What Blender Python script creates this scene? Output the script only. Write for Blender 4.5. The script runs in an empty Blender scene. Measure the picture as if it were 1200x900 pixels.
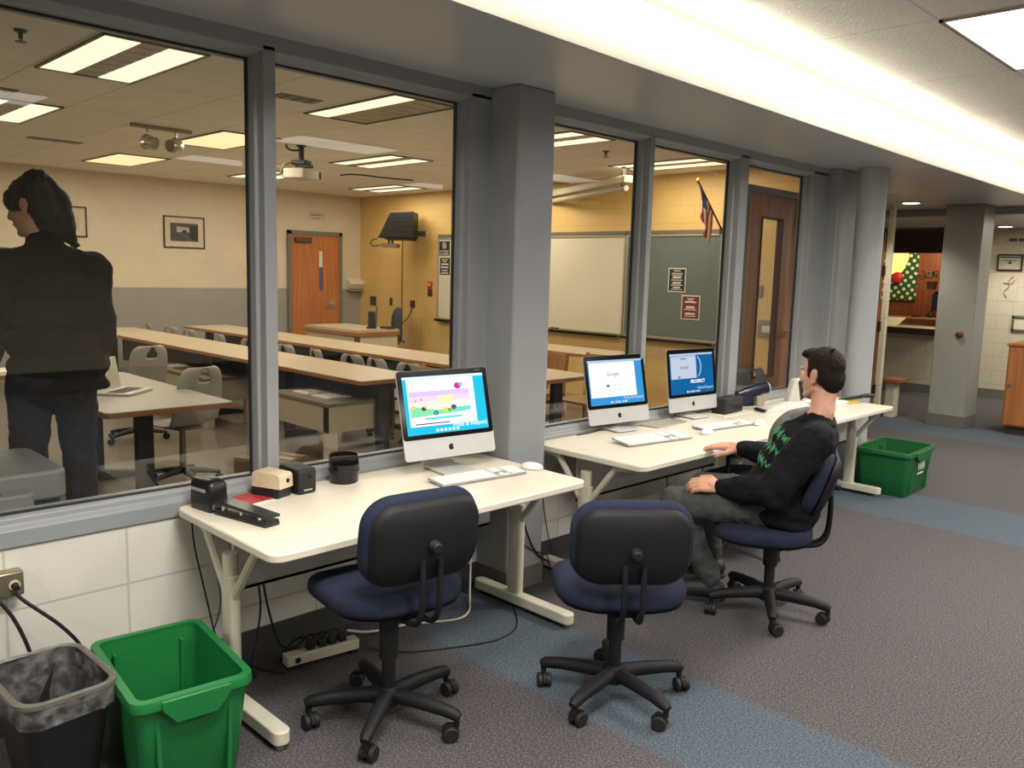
import bpy, bmesh, math, random
from math import sin, cos, pi, radians
from mathutils import Vector, Matrix, Euler, noise
random.seed(7)
C = bpy.context.scene.collection
V = Vector

# ------------------------------------------------------------------ materials
def lin(c):
    c = c/255.0
    return c/12.92 if c <= 0.04045 else ((c+0.055)/1.055)**2.4
def rgb(c, k=1.0):
    return (min(1, lin(c[0])*k), min(1, lin(c[1])*k), min(1, lin(c[2])*k), 1)
MC = {}
def mat(name, c, rough=.5, metal=0., var=.08, scale=18., bump=0., bscale=150., emis=0., spec=.5, alpha=1., coat=0.):
    if name in MC: return MC[name]
    m = bpy.data.materials.new(name); m.use_nodes = True
    nt = m.node_tree; b = nt.nodes['Principled BSDF']
    tc = nt.nodes.new('ShaderNodeTexCoord')
    n = nt.nodes.new('ShaderNodeTexNoise'); n.inputs['Scale'].default_value = scale; n.inputs['Detail'].default_value = 3
    nt.links.new(tc.outputs['Object'], n.inputs['Vector'])
    r = nt.nodes.new('ShaderNodeValToRGB')
    r.color_ramp.elements[0].position = .3; r.color_ramp.elements[1].position = .7
    r.color_ramp.elements[0].color = rgb(c, 1-var); r.color_ramp.elements[1].color = rgb(c, 1+var)
    nt.links.new(n.outputs['Fac'], r.inputs['Fac'])
    nt.links.new(r.outputs['Color'], b.inputs['Base Color'])
    b.inputs['Roughness'].default_value = rough; b.inputs['Metallic'].default_value = metal
    b.inputs['Specular IOR Level'].default_value = spec
    if coat: b.inputs['Coat Weight'].default_value = coat
    if alpha < 1: b.inputs['Alpha'].default_value = alpha
    if emis:
        nt.links.new(r.outputs['Color'], b.inputs['Emission Color']); b.inputs['Emission Strength'].default_value = emis
    if bump:
        n2 = nt.nodes.new('ShaderNodeTexNoise'); n2.inputs['Scale'].default_value = bscale; n2.inputs['Detail'].default_value = 2
        nt.links.new(tc.outputs['Object'], n2.inputs['Vector'])
        bp = nt.nodes.new('ShaderNodeBump'); bp.inputs['Strength'].default_value = bump; bp.inputs['Distance'].default_value = .01
        nt.links.new(n2.outputs['Fac'], bp.inputs['Height']); nt.links.new(bp.outputs['Normal'], b.inputs['Normal'])
    MC[name] = m
    return m

def grid_mat(name, c, mortar, w, h, ax, msize=.006, off=0., phase=(0, 0), rough=.6, bump=.25, fine=0., fscale=120, var=.04, squash=1):
    """blocks or tiles: brick pattern over two object axes."""
    m = bpy.data.materials.new(name); m.use_nodes = True
    nt = m.node_tree; b = nt.nodes['Principled BSDF']; L = nt.links
    tc = nt.nodes.new('ShaderNodeTexCoord'); sp = nt.nodes.new('ShaderNodeSeparateXYZ'); cb = nt.nodes.new('ShaderNodeCombineXYZ')
    L.new(tc.outputs['Object'], sp.inputs[0])
    for i in (0, 1):
        a = nt.nodes.new('ShaderNodeMath'); a.operation = 'ADD'; a.inputs[1].default_value = phase[i]+100*(w, h)[i]
        L.new(sp.outputs['XYZ'.index(ax[i])], a.inputs[0]); L.new(a.outputs[0], cb.inputs[i])
    br = nt.nodes.new('ShaderNodeTexBrick'); br.offset = off; br.squash = squash
    br.inputs['Scale'].default_value = 1; br.inputs['Brick Width'].default_value = w; br.inputs['Row Height'].default_value = h
    br.inputs['Mortar Size'].default_value = msize; br.inputs['Mortar Smooth'].default_value = .3; br.inputs['Bias'].default_value = 0
    br.inputs['Color1'].default_value = rgb(c, 1-var); br.inputs['Color2'].default_value = rgb(c, 1+var); br.inputs['Mortar'].default_value = rgb(mortar)
    L.new(cb.outputs[0], br.inputs['Vector'])
    n = nt.nodes.new('ShaderNodeTexNoise'); n.inputs['Scale'].default_value = 3; n.inputs['Detail'].default_value = 4
    L.new(tc.outputs['Object'], n.inputs['Vector'])
    mr = nt.nodes.new('ShaderNodeMapRange'); mr.inputs[3].default_value = .9; mr.inputs[4].default_value = 1.08
    L.new(n.outputs['Fac'], mr.inputs[0])
    mx = nt.nodes.new('ShaderNodeMix'); mx.data_type = 'RGBA'; mx.blend_type = 'MULTIPLY'; mx.inputs[0].default_value = 1
    L.new(br.outputs['Color'], mx.inputs[6]); L.new(mr.outputs[0], mx.inputs[7]); L.new(mx.outputs[2], b.inputs['Base Color'])
    b.inputs['Roughness'].default_value = rough
    bp = nt.nodes.new('ShaderNodeBump'); bp.inputs['Strength'].default_value = bump; bp.inputs['Distance'].default_value = .01; bp.invert = True
    L.new(br.outputs['Fac'], bp.inputs['Height'])
    if fine:
        n2 = nt.nodes.new('ShaderNodeTexNoise'); n2.inputs['Scale'].default_value = fscale
        L.new(tc.outputs['Object'], n2.inputs['Vector'])
        b2 = nt.nodes.new('ShaderNodeBump'); b2.inputs['Strength'].default_value = fine; b2.inputs['Distance'].default_value = .01
        L.new(n2.outputs['Fac'], b2.inputs['Height']); L.new(bp.outputs['Normal'], b2.inputs['Normal']); L.new(b2.outputs['Normal'], b.inputs['Normal'])
    else:
        L.new(bp.outputs['Normal'], b.inputs['Normal'])
    return m

def wood(name, c, c2, ax='Z', rough=.4, scale=6):
    if name in MC: return MC[name]
    m = bpy.data.materials.new(name); m.use_nodes = True
    nt = m.node_tree; b = nt.nodes['Principled BSDF']; L = nt.links
    tc = nt.nodes.new('ShaderNodeTexCoord'); mp = nt.nodes.new('ShaderNodeMapping')
    s = [scale*6]*3; s['XYZ'.index(ax)] = scale*.4; mp.inputs['Scale'].default_value = s
    n = nt.nodes.new('ShaderNodeTexNoise'); n.inputs['Scale'].default_value = 1; n.inputs['Detail'].default_value = 5; n.inputs['Distortion'].default_value = .6
    r = nt.nodes.new('ShaderNodeValToRGB'); r.color_ramp.elements[0].position = .35; r.color_ramp.elements[1].position = .68
    r.color_ramp.elements[0].color = rgb(c); r.color_ramp.elements[1].color = rgb(c2)
    L.new(tc.outputs['Object'], mp.inputs[0]); L.new(mp.outputs[0], n.inputs['Vector']); L.new(n.outputs['Fac'], r.inputs['Fac'])
    L.new(r.outputs['Color'], b.inputs['Base Color']); b.inputs['Roughness'].default_value = rough
    MC[name] = m
    return m

def glow(name, c, s):
    if name in MC: return MC[name]
    m = bpy.data.materials.new(name); m.use_nodes = True
    nt = m.node_tree; nt.nodes.remove(nt.nodes['Principled BSDF'])
    e = nt.nodes.new('ShaderNodeEmission'); e.inputs['Color'].default_value = rgb(c); e.inputs['Strength'].default_value = s
    nt.links.new(e.outputs[0], nt.nodes['Material Output'].inputs[0])
    MC[name] = m
    return m

def glass(name, ior=1.5, tint=(1, 1, 1), rough=0.0):
    if name in MC: return MC[name]
    m = bpy.data.materials.new(name); m.use_nodes = True
    nt = m.node_tree; nt.nodes.remove(nt.nodes['Principled BSDF']); L = nt.links
    t = nt.nodes.new('ShaderNodeBsdfTransparent'); t.inputs[0].default_value = (*tint, 1)
    g = nt.nodes.new('ShaderNodeBsdfGlossy'); g.inputs['Roughness'].default_value = rough
    ge = nt.nodes.new('ShaderNodeNewGeometry'); d = nt.nodes.new('ShaderNodeVectorMath'); d.operation = 'DOT_PRODUCT'
    L.new(ge.outputs['Normal'], d.inputs[0]); L.new(ge.outputs['Incoming'], d.inputs[1])
    def mth(op, a, v=None, w=None):
        n = nt.nodes.new('ShaderNodeMath'); n.operation = op; L.new(a, n.inputs[0])
        if v is not None: n.inputs[1].default_value = v
        if w is not None: n.inputs[2].default_value = w
        return n.outputs[0]
    one = nt.nodes.new('ShaderNodeMath'); one.operation = 'SUBTRACT'; one.inputs[0].default_value = 1; L.new(mth('ABSOLUTE', d.outputs['Value']), one.inputs[1])
    fr = mth('MULTIPLY_ADD', mth('POWER', one.outputs[0], 5), .90, .085)
    x = nt.nodes.new('ShaderNodeMixShader')
    L.new(fr, x.inputs[0]); L.new(t.outputs[0], x.inputs[1]); L.new(g.outputs[0], x.inputs[2])
    L.new(x.outputs[0], nt.nodes['Material Output'].inputs[0])
    MC[name] = m
    return m

# ------------------------------------------------------------------ mesh builder
class G:
    def __init__(s): s.v = []; s.f = []
    def add(s, vs, fs):
        o = len(s.v); s.v += [V(p) for p in vs]; s.f += [[i+o for i in f] for f in fs]; return s
    def box(s, x0, x1, y0, y1, z0, z1, M=None):
        vs = [(x0,y0,z0),(x1,y0,z0),(x1,y1,z0),(x0,y1,z0),(x0,y0,z1),(x1,y0,z1),(x1,y1,z1),(x0,y1,z1)]
        if M is not None: vs = [M @ V(p) for p in vs]
        return s.add(vs, [(0,3,2,1),(4,5,6,7),(0,1,5,4),(1,2,6,5),(2,3,7,6),(3,0,4,7)])
    def loft(s, rings, cap=True, closed=True):
        n = len(rings[0]); vs = [p for r in rings for p in r]; fs = []
        for i in range(len(rings)-1):
            for j in range(n if closed else n-1):
                k = (j+1) % n; fs.append((i*n+j, i*n+k, (i+1)*n+k, (i+1)*n+j))
        if cap: fs.append(tuple(range(n))[::-1]); fs.append(tuple((len(rings)-1)*n+j for j in range(n)))
        return s.add(vs, fs)
    def cyl(s, p0, p1, r0, r1=None, n=16):
        r1 = r0 if r1 is None else r1; p0 = V(p0); p1 = V(p1)
        q = (p1-p0).to_track_quat('Z', 'Y')
        ring = lambda p, r: [p+q @ V((r*cos(2*pi*i/n), r*sin(2*pi*i/n), 0)) for i in range(n)]
        return s.loft([ring(p0, r0), ring(p1, r1)])
    def tube(s, pts, r, n=8, smooth=0, flat=1.0):
        pts = [V(p) for p in pts]
        for _ in range(smooth):
            q = [pts[0]]
            for a, b in zip(pts, pts[1:]): q += [a*.75+b*.25, a*.25+b*.75]
            pts = q+[pts[-1]]
        rs = r if isinstance(r, (list, tuple)) else [r]*len(pts)
        if len(rs) != len(pts): rs = [rs[min(len(rs)-1, int(i/(len(pts)-1)*(len(rs)-1)+.5))] for i in range(len(pts))]
        rings = []; up = None
        for i, p in enumerate(pts):
            t = (pts[min(i+1, len(pts)-1)]-pts[max(i-1, 0)]).normalized()
            if up is None:
                up = V((0,0,1)) if abs(t.z) < .9 else V((1,0,0))
            a = t.cross(up).normalized(); up = a.cross(t).normalized()
            rings.append([p+a*rs[i]*cos(2*pi*k/n)+up*rs[i]*flat*sin(2*pi*k/n) for k in range(n)])
        return s.loft(rings)
    def lathe(s, prof, c=(0,0,0), n=24, sx=1, sy=1):
        c = V(c)
        return s.loft([[c+V((r*sx*cos(2*pi*i/n), r*sy*sin(2*pi*i/n), z)) for i in range(n)] for r, z in prof])
    def ell(s, c, r, n=16, M=None):
        c = V(c); rings = []
        m = max(6, n//2)
        for i in range(m+1):
            a = -pi/2+pi*i/m; rr = max(cos(a), .001)
            ring = [V((r[0]*rr*cos(2*pi*j/n), r[1]*rr*sin(2*pi*j/n), r[2]*sin(a))) for j in range(n)]
            rings.append([c+(M @ p if M is not None else p) for p in ring])
        return s.loft(rings)
    def prism(s, poly, d0, d1, ax='Z', M=None):
        def P(p, d):
            q = {'Z': V((p[0], p[1], d)), 'Y': V((p[0], d, p[1])), 'X': V((d, p[0], p[1]))}[ax]
            return M @ q if M is not None else q
        return s.loft([[P(p, d0) for p in poly], [P(p, d1) for p in poly]])
    def quad(s, *p): return s.add(p, [tuple(range(len(p)))])
    def build(s, name, m, parent=None, bevel=0., seg=2, smooth=True, ang=40, sub=0):
        me = bpy.data.meshes.new(name); me.from_pydata(s.v, [], s.f)
        bm = bmesh.new(); bm.from_mesh(me); bmesh.ops.recalc_face_normals(bm, faces=bm.faces); bm.to_mesh(me); bm.free()
        me.materials.append(m)
        if smooth:
            for p in me.polygons: p.use_smooth = True
            me.set_sharp_from_angle(angle=radians(ang))
        o = bpy.data.objects.new(name, me); C.objects.link(o)
        if parent is not None: o.parent = parent
        if bevel:
            b = o.modifiers.new('bev', 'BEVEL'); b.width = bevel; b.segments = seg; b.limit_method = 'ANGLE'; b.angle_limit = radians(35); b.harden_normals = False
        if sub:
            u = o.modifiers.new('sub', 'SUBSURF'); u.levels = sub; u.render_levels = sub
        return o

def rrect(w, h, r, n=5, cx=0, cy=0):
    o = []
    for sx, sy, a0 in ((1,1,0),(-1,1,90),(-1,-1,180),(1,-1,270)):
        for i in range(n+1):
            a = radians(a0+90*i/n); o.append((cx+sx*(w/2-r)+r*cos(a), cy+sy*(h/2-r)+r*sin(a)))
    return o
def tag(o, label, cat, group=None):
    o['label'] = label; o['category'] = cat
    if group: o['group'] = group
    return o
def thing(name, label, cat, loc=(0,0,0), rz=0., group=None):
    o = bpy.data.objects.new(name, None); C.objects.link(o); o.empty_display_size = .1
    o.location = loc; o.rotation_euler = (0, 0, rz)
    return tag(o, label, cat, group)
def struct(o):
    o['kind'] = 'structure'; return o
def copy_tree(o, parent=None):
    c = o.copy(); C.objects.link(c)
    if parent is not None: c.parent = parent
    for ch in [x for x in o.children]: copy_tree(ch, c)
    return c
def clone(o, loc, rz, label, group=None):
    c = copy_tree(o); c.location = loc; c.rotation_euler = (0, 0, rz); c['label'] = label
    if group: c['group'] = group
    return c
def text(name, body, size, m, parent, org, xd, yd, align='CENTER', depth=.0006, bold=0.0):
    cu = bpy.data.curves.new(name, 'FONT'); cu.body = body; cu.size = size; cu.align_x = align; cu.align_y = 'CENTER'; cu.resolution_u = 2; cu.offset = bold
    ob = bpy.data.objects.new(name, cu); C.objects.link(ob)
    dg = bpy.context.evaluated_depsgraph_get(); dg.update()
    me = bpy.data.meshes.new_from_object(ob.evaluated_get(dg)); bpy.data.objects.remove(ob); bpy.data.curves.remove(cu)
    xd = V(xd).normalized(); yd = V(yd).normalized(); nd = xd.cross(yd)
    for v in me.vertices: v.co = V(org)+xd*v.co.x+yd*v.co.y+nd*depth
    me.materials.clear(); me.materials.append(m); me.name = name
    o = bpy.data.objects.new(name, me); C.objects.link(o)
    if parent is not None: o.parent = parent
    return o

# ------------------------------------------------------------------ camera (fitted to the photograph's vanishing points)
def cam_rot(yaw, pitch, roll):
    f = V((sin(yaw)*cos(pitch), cos(yaw)*cos(pitch), -sin(pitch)))
    r = f.cross(V((0,0,1))).normalized(); u = r.cross(f)
    return cos(roll)*r+sin(roll)*u, -sin(roll)*r+cos(roll)*u, f
r_, u_, f_ = cam_rot(radians(-44.8708), radians(7.6018), radians(1.5392))
cd = bpy.data.cameras.new('camera'); cam = bpy.data.objects.new('camera', cd); C.objects.link(cam)
cam.matrix_world = Matrix(((r_.x,u_.x,-f_.x,0),(r_.y,u_.y,-f_.y,0),(r_.z,u_.z,-f_.z,1.62),(0,0,0,1)))
cd.sensor_width = 36; cd.sensor_fit = 'HORIZONTAL'; cd.lens = 980.56/1200*36; cd.clip_start = .05; cd.clip_end = 100
bpy.context.scene.camera = cam
# ------------------------------------------------------------------ setting
GREY = mat('grey_paint', (148,151,153), rough=.42, var=.03, scale=4)
GREY_D = mat('grey_paint_dark', (128,131,133), rough=.42, var=.03, scale=4)
SOFF = mat('soffit_paint', (180,181,182), rough=.32, var=.05, scale=1.2)
WHITE = mat('white_paint', (226,224,218), rough=.6, var=.02, scale=3)
def S(name, m, *b, bevel=0):
    g = G()
    for q in b: g.box(*q)
    return struct(g.build(name, m, bevel=bevel))

# carpet: dark speckled grey brown with blue grey bands crossing the room
cm = bpy.data.materials.new('carpet'); cm.use_nodes = True
nt = cm.node_tree; b = nt.nodes['Principled BSDF']; L = nt.links
tc = nt.nodes.new('ShaderNodeTexCoord'); sp = nt.nodes.new('ShaderNodeSeparateXYZ'); L.new(tc.outputs['Object'], sp.inputs[0])
nz = nt.nodes.new('ShaderNodeTexNoise'); nz.inputs['Scale'].default_value = 1.7; nz.inputs['Detail'].default_value = 2; L.new(tc.outputs['Object'], nz.inputs['Vector'])
wob = nt.nodes.new('ShaderNodeMath'); wob.operation = 'MULTIPLY_ADD'; wob.inputs[1].default_value = .06; L.new(nz.outputs['Fac'], wob.inputs[0]); L.new(sp.outputs['Y'], wob.inputs[2])
def band(c, hw):
    a = nt.nodes.new('ShaderNodeMath'); a.operation = 'SUBTRACT'; a.inputs[1].default_value = c+.03; L.new(wob.outputs[0], a.inputs[0])
    d = nt.nodes.new('ShaderNodeMath'); d.operation = 'ABSOLUTE'; L.new(a.outputs[0], d.inputs[0])
    e = nt.nodes.new('ShaderNodeMapRange'); e.inputs[1].default_value = hw-.02; e.inputs[2].default_value = hw+.02; e.inputs[3].default_value = 1; e.inputs[4].default_value = 0
    L.new(d.outputs[0], e.inputs[0]); return e.outputs[0]
s1 = nt.nodes.new('ShaderNodeMath'); s1.operation = 'ADD'; s1.use_clamp = True
s2 = nt.nodes.new('ShaderNodeMath'); s2.operation = 'ADD'; s2.use_clamp = True
L.new(band(2.55, .28), s1.inputs[0]); L.new(band(6.28, .42), s1.inputs[1]); L.new(s1.outputs[0], s2.inputs[0]); L.new(band(9.9, .42), s2.inputs[1])
def speck(cs):
    n = nt.nodes.new('ShaderNodeTexNoise'); n.inputs['Scale'].default_value = 120; n.inputs['Detail'].default_value = 6; n.inputs['Roughness'].default_value = .85
    L.new(tc.outputs['Object'], n.inputs['Vector'])
    r = nt.nodes.new('ShaderNodeValToRGB'); r.color_ramp.elements[0].position = .34; r.color_ramp.elements[1].position = .66
    r.color_ramp.elements[0].color = rgb(cs[0]); r.color_ramp.elements[1].color = rgb(cs[2])
    e = r.color_ramp.elements.new(.5); e.color = rgb(cs[1]); L.new(n.outputs['Fac'], r.inputs['Fac']); return r.outputs['Color']
mx = nt.nodes.new('ShaderNodeMix'); mx.data_type = 'RGBA'; L.new(s2.outputs[0], mx.inputs[0])
L.new(speck([(46,45,47),(74,71,73),(132,127,125)]), mx.inputs[6]); L.new(speck([(44,51,58),(72,82,92),(124,133,138)]), mx.inputs[7])
L.new(mx.outputs[2], b.inputs['Base Color']); b.inputs['Roughness'].default_value = .95; b.inputs['Specular IOR Level'].default_value = .1
n2 = nt.nodes.new('ShaderNodeTexNoise'); n2.inputs['Scale'].default_value = 260; L.new(tc.outputs['Object'], n2.inputs['Vector'])
bp = nt.nodes.new('ShaderNodeBump'); bp.inputs['Strength'].default_value = .5; bp.inputs['Distance'].default_value = .006; L.new(n2.outputs['Fac'], bp.inputs['Height']); L.new(bp.outputs['Normal'], b.inputs['Normal'])
g = G(); g.box(-3.16, 7, -4, 8.68, -.05, 0); g.box(-6, 7, 8.68, 14.5, -.05, 0)
struct(g.build('floor', cm, smooth=False))
struct(G().box(-12.45, -3.16, -3.05, 8.68, -.05, 0).build('floor_classroom', grid_mat('floor_tile', (122,112,98), (98,90,78), .3, .3, 'XY', msize=.003, rough=.3, bump=.05, var=.05), smooth=False))

BLK = grid_mat('white_block', (222,218,208), (196,192,182), .40, .215, 'YZ', msize=.005, phase=(-1.12+4.0, -.003), rough=.55, bump=.35, fine=.08, fscale=60, var=.01)
S('wall_window', BLK, (-3.22, -3.1, -3, 6.6, 0, .66))
S('wall_window_head', GREY, (-3.22, -3.1, -3, 6.6, 2.5, 2.86))
S('baseboard_window', mat('vinyl_base', (74,72,70), rough=.5), (-3.1, -3.09, -3, 6.6, 0, .112))
# frame of the window wall
def prof(name, poly, y0, y1, m=GREY, bevel=.004):
    return struct(G().prism(poly, y0, y1, 'Y').build(name, m, bevel=bevel))
SILL = [(-3.22,.655),(-3.092,.655),(-3.092,.715),(-3.115,.728),(-3.118,.75),(-3.14,.757),(-3.22,.757)]
HEAD = [(-3.22,2.505),(-3.06,2.505),(-3.06,2.44),(-3.10,2.43),(-3.11,2.42),(-3.22,2.42)]
prof('trim_sill', SILL, -3, 2.9); prof('trim_sill_end', SILL, 3.12, 6.58)
prof('trim_header', HEAD, -3, 2.9); prof('trim_header_end', HEAD, 3.12, 6.58)
def mull(name, y0, y1, m=GREY):
    g = G(); w = .018
    g.prism([(-3.168,y0),(-3.16,y0),(-3.14,y0),(-3.105,y0+.004),(-3.10,y0+w),(-3.06,y0+w+.004),(-3.06,y1-.012),(-3.10,y1-.010),(-3.105,y1),(-3.168,y1)], .74, 2.46)
    return struct(g.build(name, m, bevel=.003))
mull('trim_mullion_1', -.42, -.30); mull('trim_mullion_2', 1.65, 1.737); mull('trim_mullion_3', 2.73, 2.90); mull('trim_mullion_4', 3.12, 3.30)
mull('trim_mullion_5', 4.17, 4.25); mull('trim_mullion_6', 5.22, 5.36); mull('trim_mullion_7', 6.31, 6.62)
PANE = glass('pane_glass', 1.5, (.93,.95,.94))
for i, (a, c) in enumerate(((-2.9,-.42),(-.30,1.65),(1.737,2.73),(3.30,4.17),(4.25,5.22),(5.36,6.31))):
    struct(G().quad((-3.15,a-.01,.745),(-3.15,c+.01,.745),(-3.15,c+.01,2.43),(-3.15,a-.01,2.43)).build('window_%d' % (i+1), PANE, smooth=False))
    g = G(); t = .007; X0, X1 = -3.158, -3.142; z0, z1 = .757, 2.42
    g.box(X0,X1,a,a+t,z0,z1).box(X0,X1,c-t,c,z0,z1).box(X0,X1,a,c,z0,z0+t).box(X0,X1,a,c,z1-t,z1)
    struct(g.build('window_%d_gasket' % (i+1), mat('gasket', (38,40,42), rough=.6)))
# square pillar, pilaster, corner
struct(G().box(-3.14, -2.875, 2.885, 3.145, 0, 2.5).build('pillar', GREY, bevel=.012))
S('baseboard_pillar', mat('pillar_base', (104,101,95), rough=.5), (-3.1, -2.871, 2.881, 3.149, 0, .11))
struct(G().box(-3.22, -2.97, 6.6, 7.55, 0, 2.5).build('pillar_corner', GREY, bevel=.01))
struct(G().cyl((-2.76,6.715,0),(-2.76,6.715,2.5),.108,n=40).build('column', mat('column_paint', (168,171,175), rough=.42, var=.02, scale=3)))
# ceilings
EDGE = [(-2.13,-4),(-2.19,1.5),(-2.235,2.43),(-2.262,3.07),(-2.283,3.96),(-2.31,5.02),(-2.348,6.55),(-2.378,9.36),(-2.39,11.2),(-2.39,14.5)]
sof = [(-6,14.5),(-6,8.66),(-3.2,8.66),(-3.2,-4)]+EDGE
struct(G().prism(sof, 2.5, 2.56).build('ceiling_soffit', SOFF, smooth=False))
fas = G(); fas.loft([[(x+.002,y,2.502) for x,y in EDGE],[(x-.0,y,2.56) for x,y in EDGE],[(x-.03,y,2.70) for x,y in EDGE],[(x-.10,y,2.83) for x,y in EDGE]], cap=False, closed=False)
struct(fas.build('wall_fascia', WHITE))
TILE = grid_mat('ceiling_tile', (214,209,200), (196,190,180), .61, 1.22, 'XY', msize=.007, phase=(1.49, -4.20), rough=.9, bump=.6, fine=.55, fscale=55, var=.01)
struct(G().box(-2.6, 7, -4, 14.5, 2.82, 2.86).build('ceiling', TILE, smooth=False))
CT = grid_mat('ceiling_tile_classroom', (246,242,232), (204,196,180), 1.245, .64, 'XY', msize=.006, phase=(6.12, -1.72), rough=.9, bump=.25, fine=.12, fscale=60, var=.015)
struct(G().box(-12.45, -3.22, -3.05, 8.68, 2.84, 2.88).build('ceiling_classroom', CT, smooth=False))
# classroom walls
CRM = grid_mat('cream_block', (220,206,180), (212,198,172), .40, .205, 'YZ', msize=.004, off=.5, rough=.5, bump=.12, var=.01)
DADO = grid_mat('dado_block', (158,154,148), (150,146,140), .40, .205, 'YZ', msize=.004, off=.5, rough=.5, bump=.15, var=.01)
YEL = grid_mat('yellow_block', (228,190,118), (214,176,106), .40, .205, 'XZ', msize=.005, off=.5, rough=.5, bump=.2, var=.015)
S('wall_left', CRM, (-12.52, -12.4, -3.05, 8.7, 1.26, 2.88)); S('wall_left_dado', DADO, (-12.52, -12.4, -3.05, 8.7, 0, 1.26))
S('wall_front', YEL, (-12.5, -3.6, 8.6, 8.72, 0, 2.88))
S('wall_rear', CRM, (-12.5, -3.2, -3.15, -3.0, 0, 2.88))
# library walls out of frame and the far end
FAR = grid_mat('far_block', (206,200,180), (184,178,158), .40, .2, 'XZ', msize=.005, off=.5, rough=.55, bump=.2, var=.01)
S('wall_right', CRM, (7, 7.1, -4, 14.5, 0, 2.9)); S('wall_behind', FAR, (-3.2, 7, -4.1, -4, 0, 2.9))
S('wall_far', FAR, (-4.13, 7, 13.45, 13.6, 0, 2.85)); S('wall_far_counter', FAR, (-6, -4.13, 13.1, 13.25, 0, .93))
S('wall_far_head', mat('far_head', (150,146,138), rough=.6), (-6, -4.13, 13.1, 13.25, 2.36, 2.56))
S('wall_far_side', FAR, (-6.1, -6, 8.7, 15, 0, 2.56))
S('baseboard_far', mat('base_grey', (112,112,108), rough=.5), (-6, -4.13, 13.085, 13.1, 0, .13), (-4.13, 7, 13.435, 13.45, 0, .13))
S('trim_header_far', mat('dark_walnut', (62,42,34), rough=.5), (-5.95, -4.15, 13.0, 13.12, 2.06, 2.37), bevel=.005)
S('wall_niche', wood('niche_wood', (118,64,38), (150,86,54), 'Z'), (-6, -3.9, 14.3, 14.4, 0, 2.6))
S('trim_beam', GREY, (-6, -2.39, 10.75, 10.95, 2.42, 2.5), bevel=.005); S('ceiling_far', SOFF, (-6, -2.39, 10.95, 13.45, 2.42, 2.5))
struct(G().box(-3.36, -2.96, 10.22, 10.62, 0, 2.5).build('pillar_far', mat('far_pillar', (142,143,138), rough=.4, var=.03), bevel=.012))
S('baseboard_pillar_far', mat('pillar_base', (104,101,95)), (-3.365, -2.955, 10.215, 10.625, 0, .14), bevel=.004)
S('wall_partition', FAR, (-3.925, -3.873, 10.08, 10.16, 0, 2.5))
S('trim_partition_base', mat('base_grey', (112,112,108)), (-3.93, -3.868, 10.07, 10.165, 0, .12))
d = thing('door_3', 'wooden door standing open edge-on beyond the round column', 'door', (-3.99, 10.02, 0)); del d['label'], d['category']; struct(d)
G().box(-.04, .06, 0, .045, .02, 2.2).build('door_leaf', wood('door_brown', (112,62,38), (138,80,50), 'Z'), d, bevel=.003)
for z in (.35, 1.1, 1.75): G().box(.06, .085, .0, .04, z-.06, z+.06).build('hinge', mat('dark_metal', (52,48,44), metal=.7, rough=.4), d)

# classroom door in the far wall
DOORW = wood('door_wood', (176,104,54), (202,126,70), 'Z', rough=.35, scale=4)
d = thing('door_1', 'x y z w', 'door', (-12.4, 7.675, 0)); del d['label'], d['category']; struct(d)
FRM = mat('door_frame_grey', (122,112,96), rough=.5)
G().box(0,.06,-.515,-.455,0,2.21).box(0,.06,.455,.515,0,2.21).box(0,.06,-.515,.515,2.14,2.21).build('door_frame', FRM, d, bevel=.004)
g = G(); g.box(.005,.045,-.455,.06,.01,2.14).box(.005,.045,.142,.455,.01,2.14).box(.005,.045,.06,.142,.01,1.23).box(.005,.045,.06,.142,1.89,2.14)
G.build(g, 'door_leaf', DOORW, d)
G().box(.02,.03,.06,.142,1.62,1.89).build('lite_paper', mat('paper_white', (226,222,212), rough=.8), d)
G().box(.02,.03,.06,.142,1.23,1.62).build('lite_glass', mat('lite_glass', (92,98,128), rough=.12), d)
h = G().cyl((.05,.33,1.0),(.11,.33,1.0),.022).box(.095,.115,.20,.35,.985,1.01).box(.044,.052,.29,.37,.94,1.07).build('door_handle', mat('chrome', (205,200,190), metal=.9, rough=.25), d, bevel=.003)
G().box(.045,.10,-.40,-.10,2.02,2.10).build('door_closer', mat('closer_metal', (96,84,66), metal=.6, rough=.4), d, bevel=.006)
# wooden door seen through the last pane
d = thing('door_2', 'x y z w', 'door', (-3.8, 7.06, 0)); del d['label'], d['category']; struct(d)
BR = wood('door_wood_b', (178,120,84), (206,148,110), 'Z', rough=.35, scale=4)
y0, y1, l0, l1, zt, za, zb = -.47, .47, -.19, .20, 2.36, .72, 2.17
G().box(-.022,.022,y0,l0,0,zt).box(-.022,.022,l1,y1,0,zt).box(-.022,.022,l0,l1,0,za).box(-.022,.022,l0,l1,zb,zt).build('door_leaf', BR, d)
G().box(-.03,.03,l0,l0+.015,za,zb).box(-.03,.03,l1-.015,l1,za,zb).box(-.03,.03,l0,l1,za,za+.015).box(-.03,.03,l0,l1,zb-.015,zb).build('lite_bead', mat('bead', (84,52,38), rough=.5), d)
G().quad((0,l0,za),(0,l1,za),(0,l1,zb),(0,l0,zb)).build('lite_glass', PANE, d, smooth=False)
G().box(-.04,.06,y1,y1+.06,0,2.42).box(-.04,.06,y0-.06,y0,0,2.42).box(-.04,.06,y0,y1,zt,2.42).build('door_frame', GREY_D, d, bevel=.004)
G().cyl((.02,.38,1.12),(.09,.38,1.12),.02).box(.075,.095,.27,.40,1.108,1.13).build('door_handle', mat('chrome', (205,200,190)), d, bevel=.003)

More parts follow.
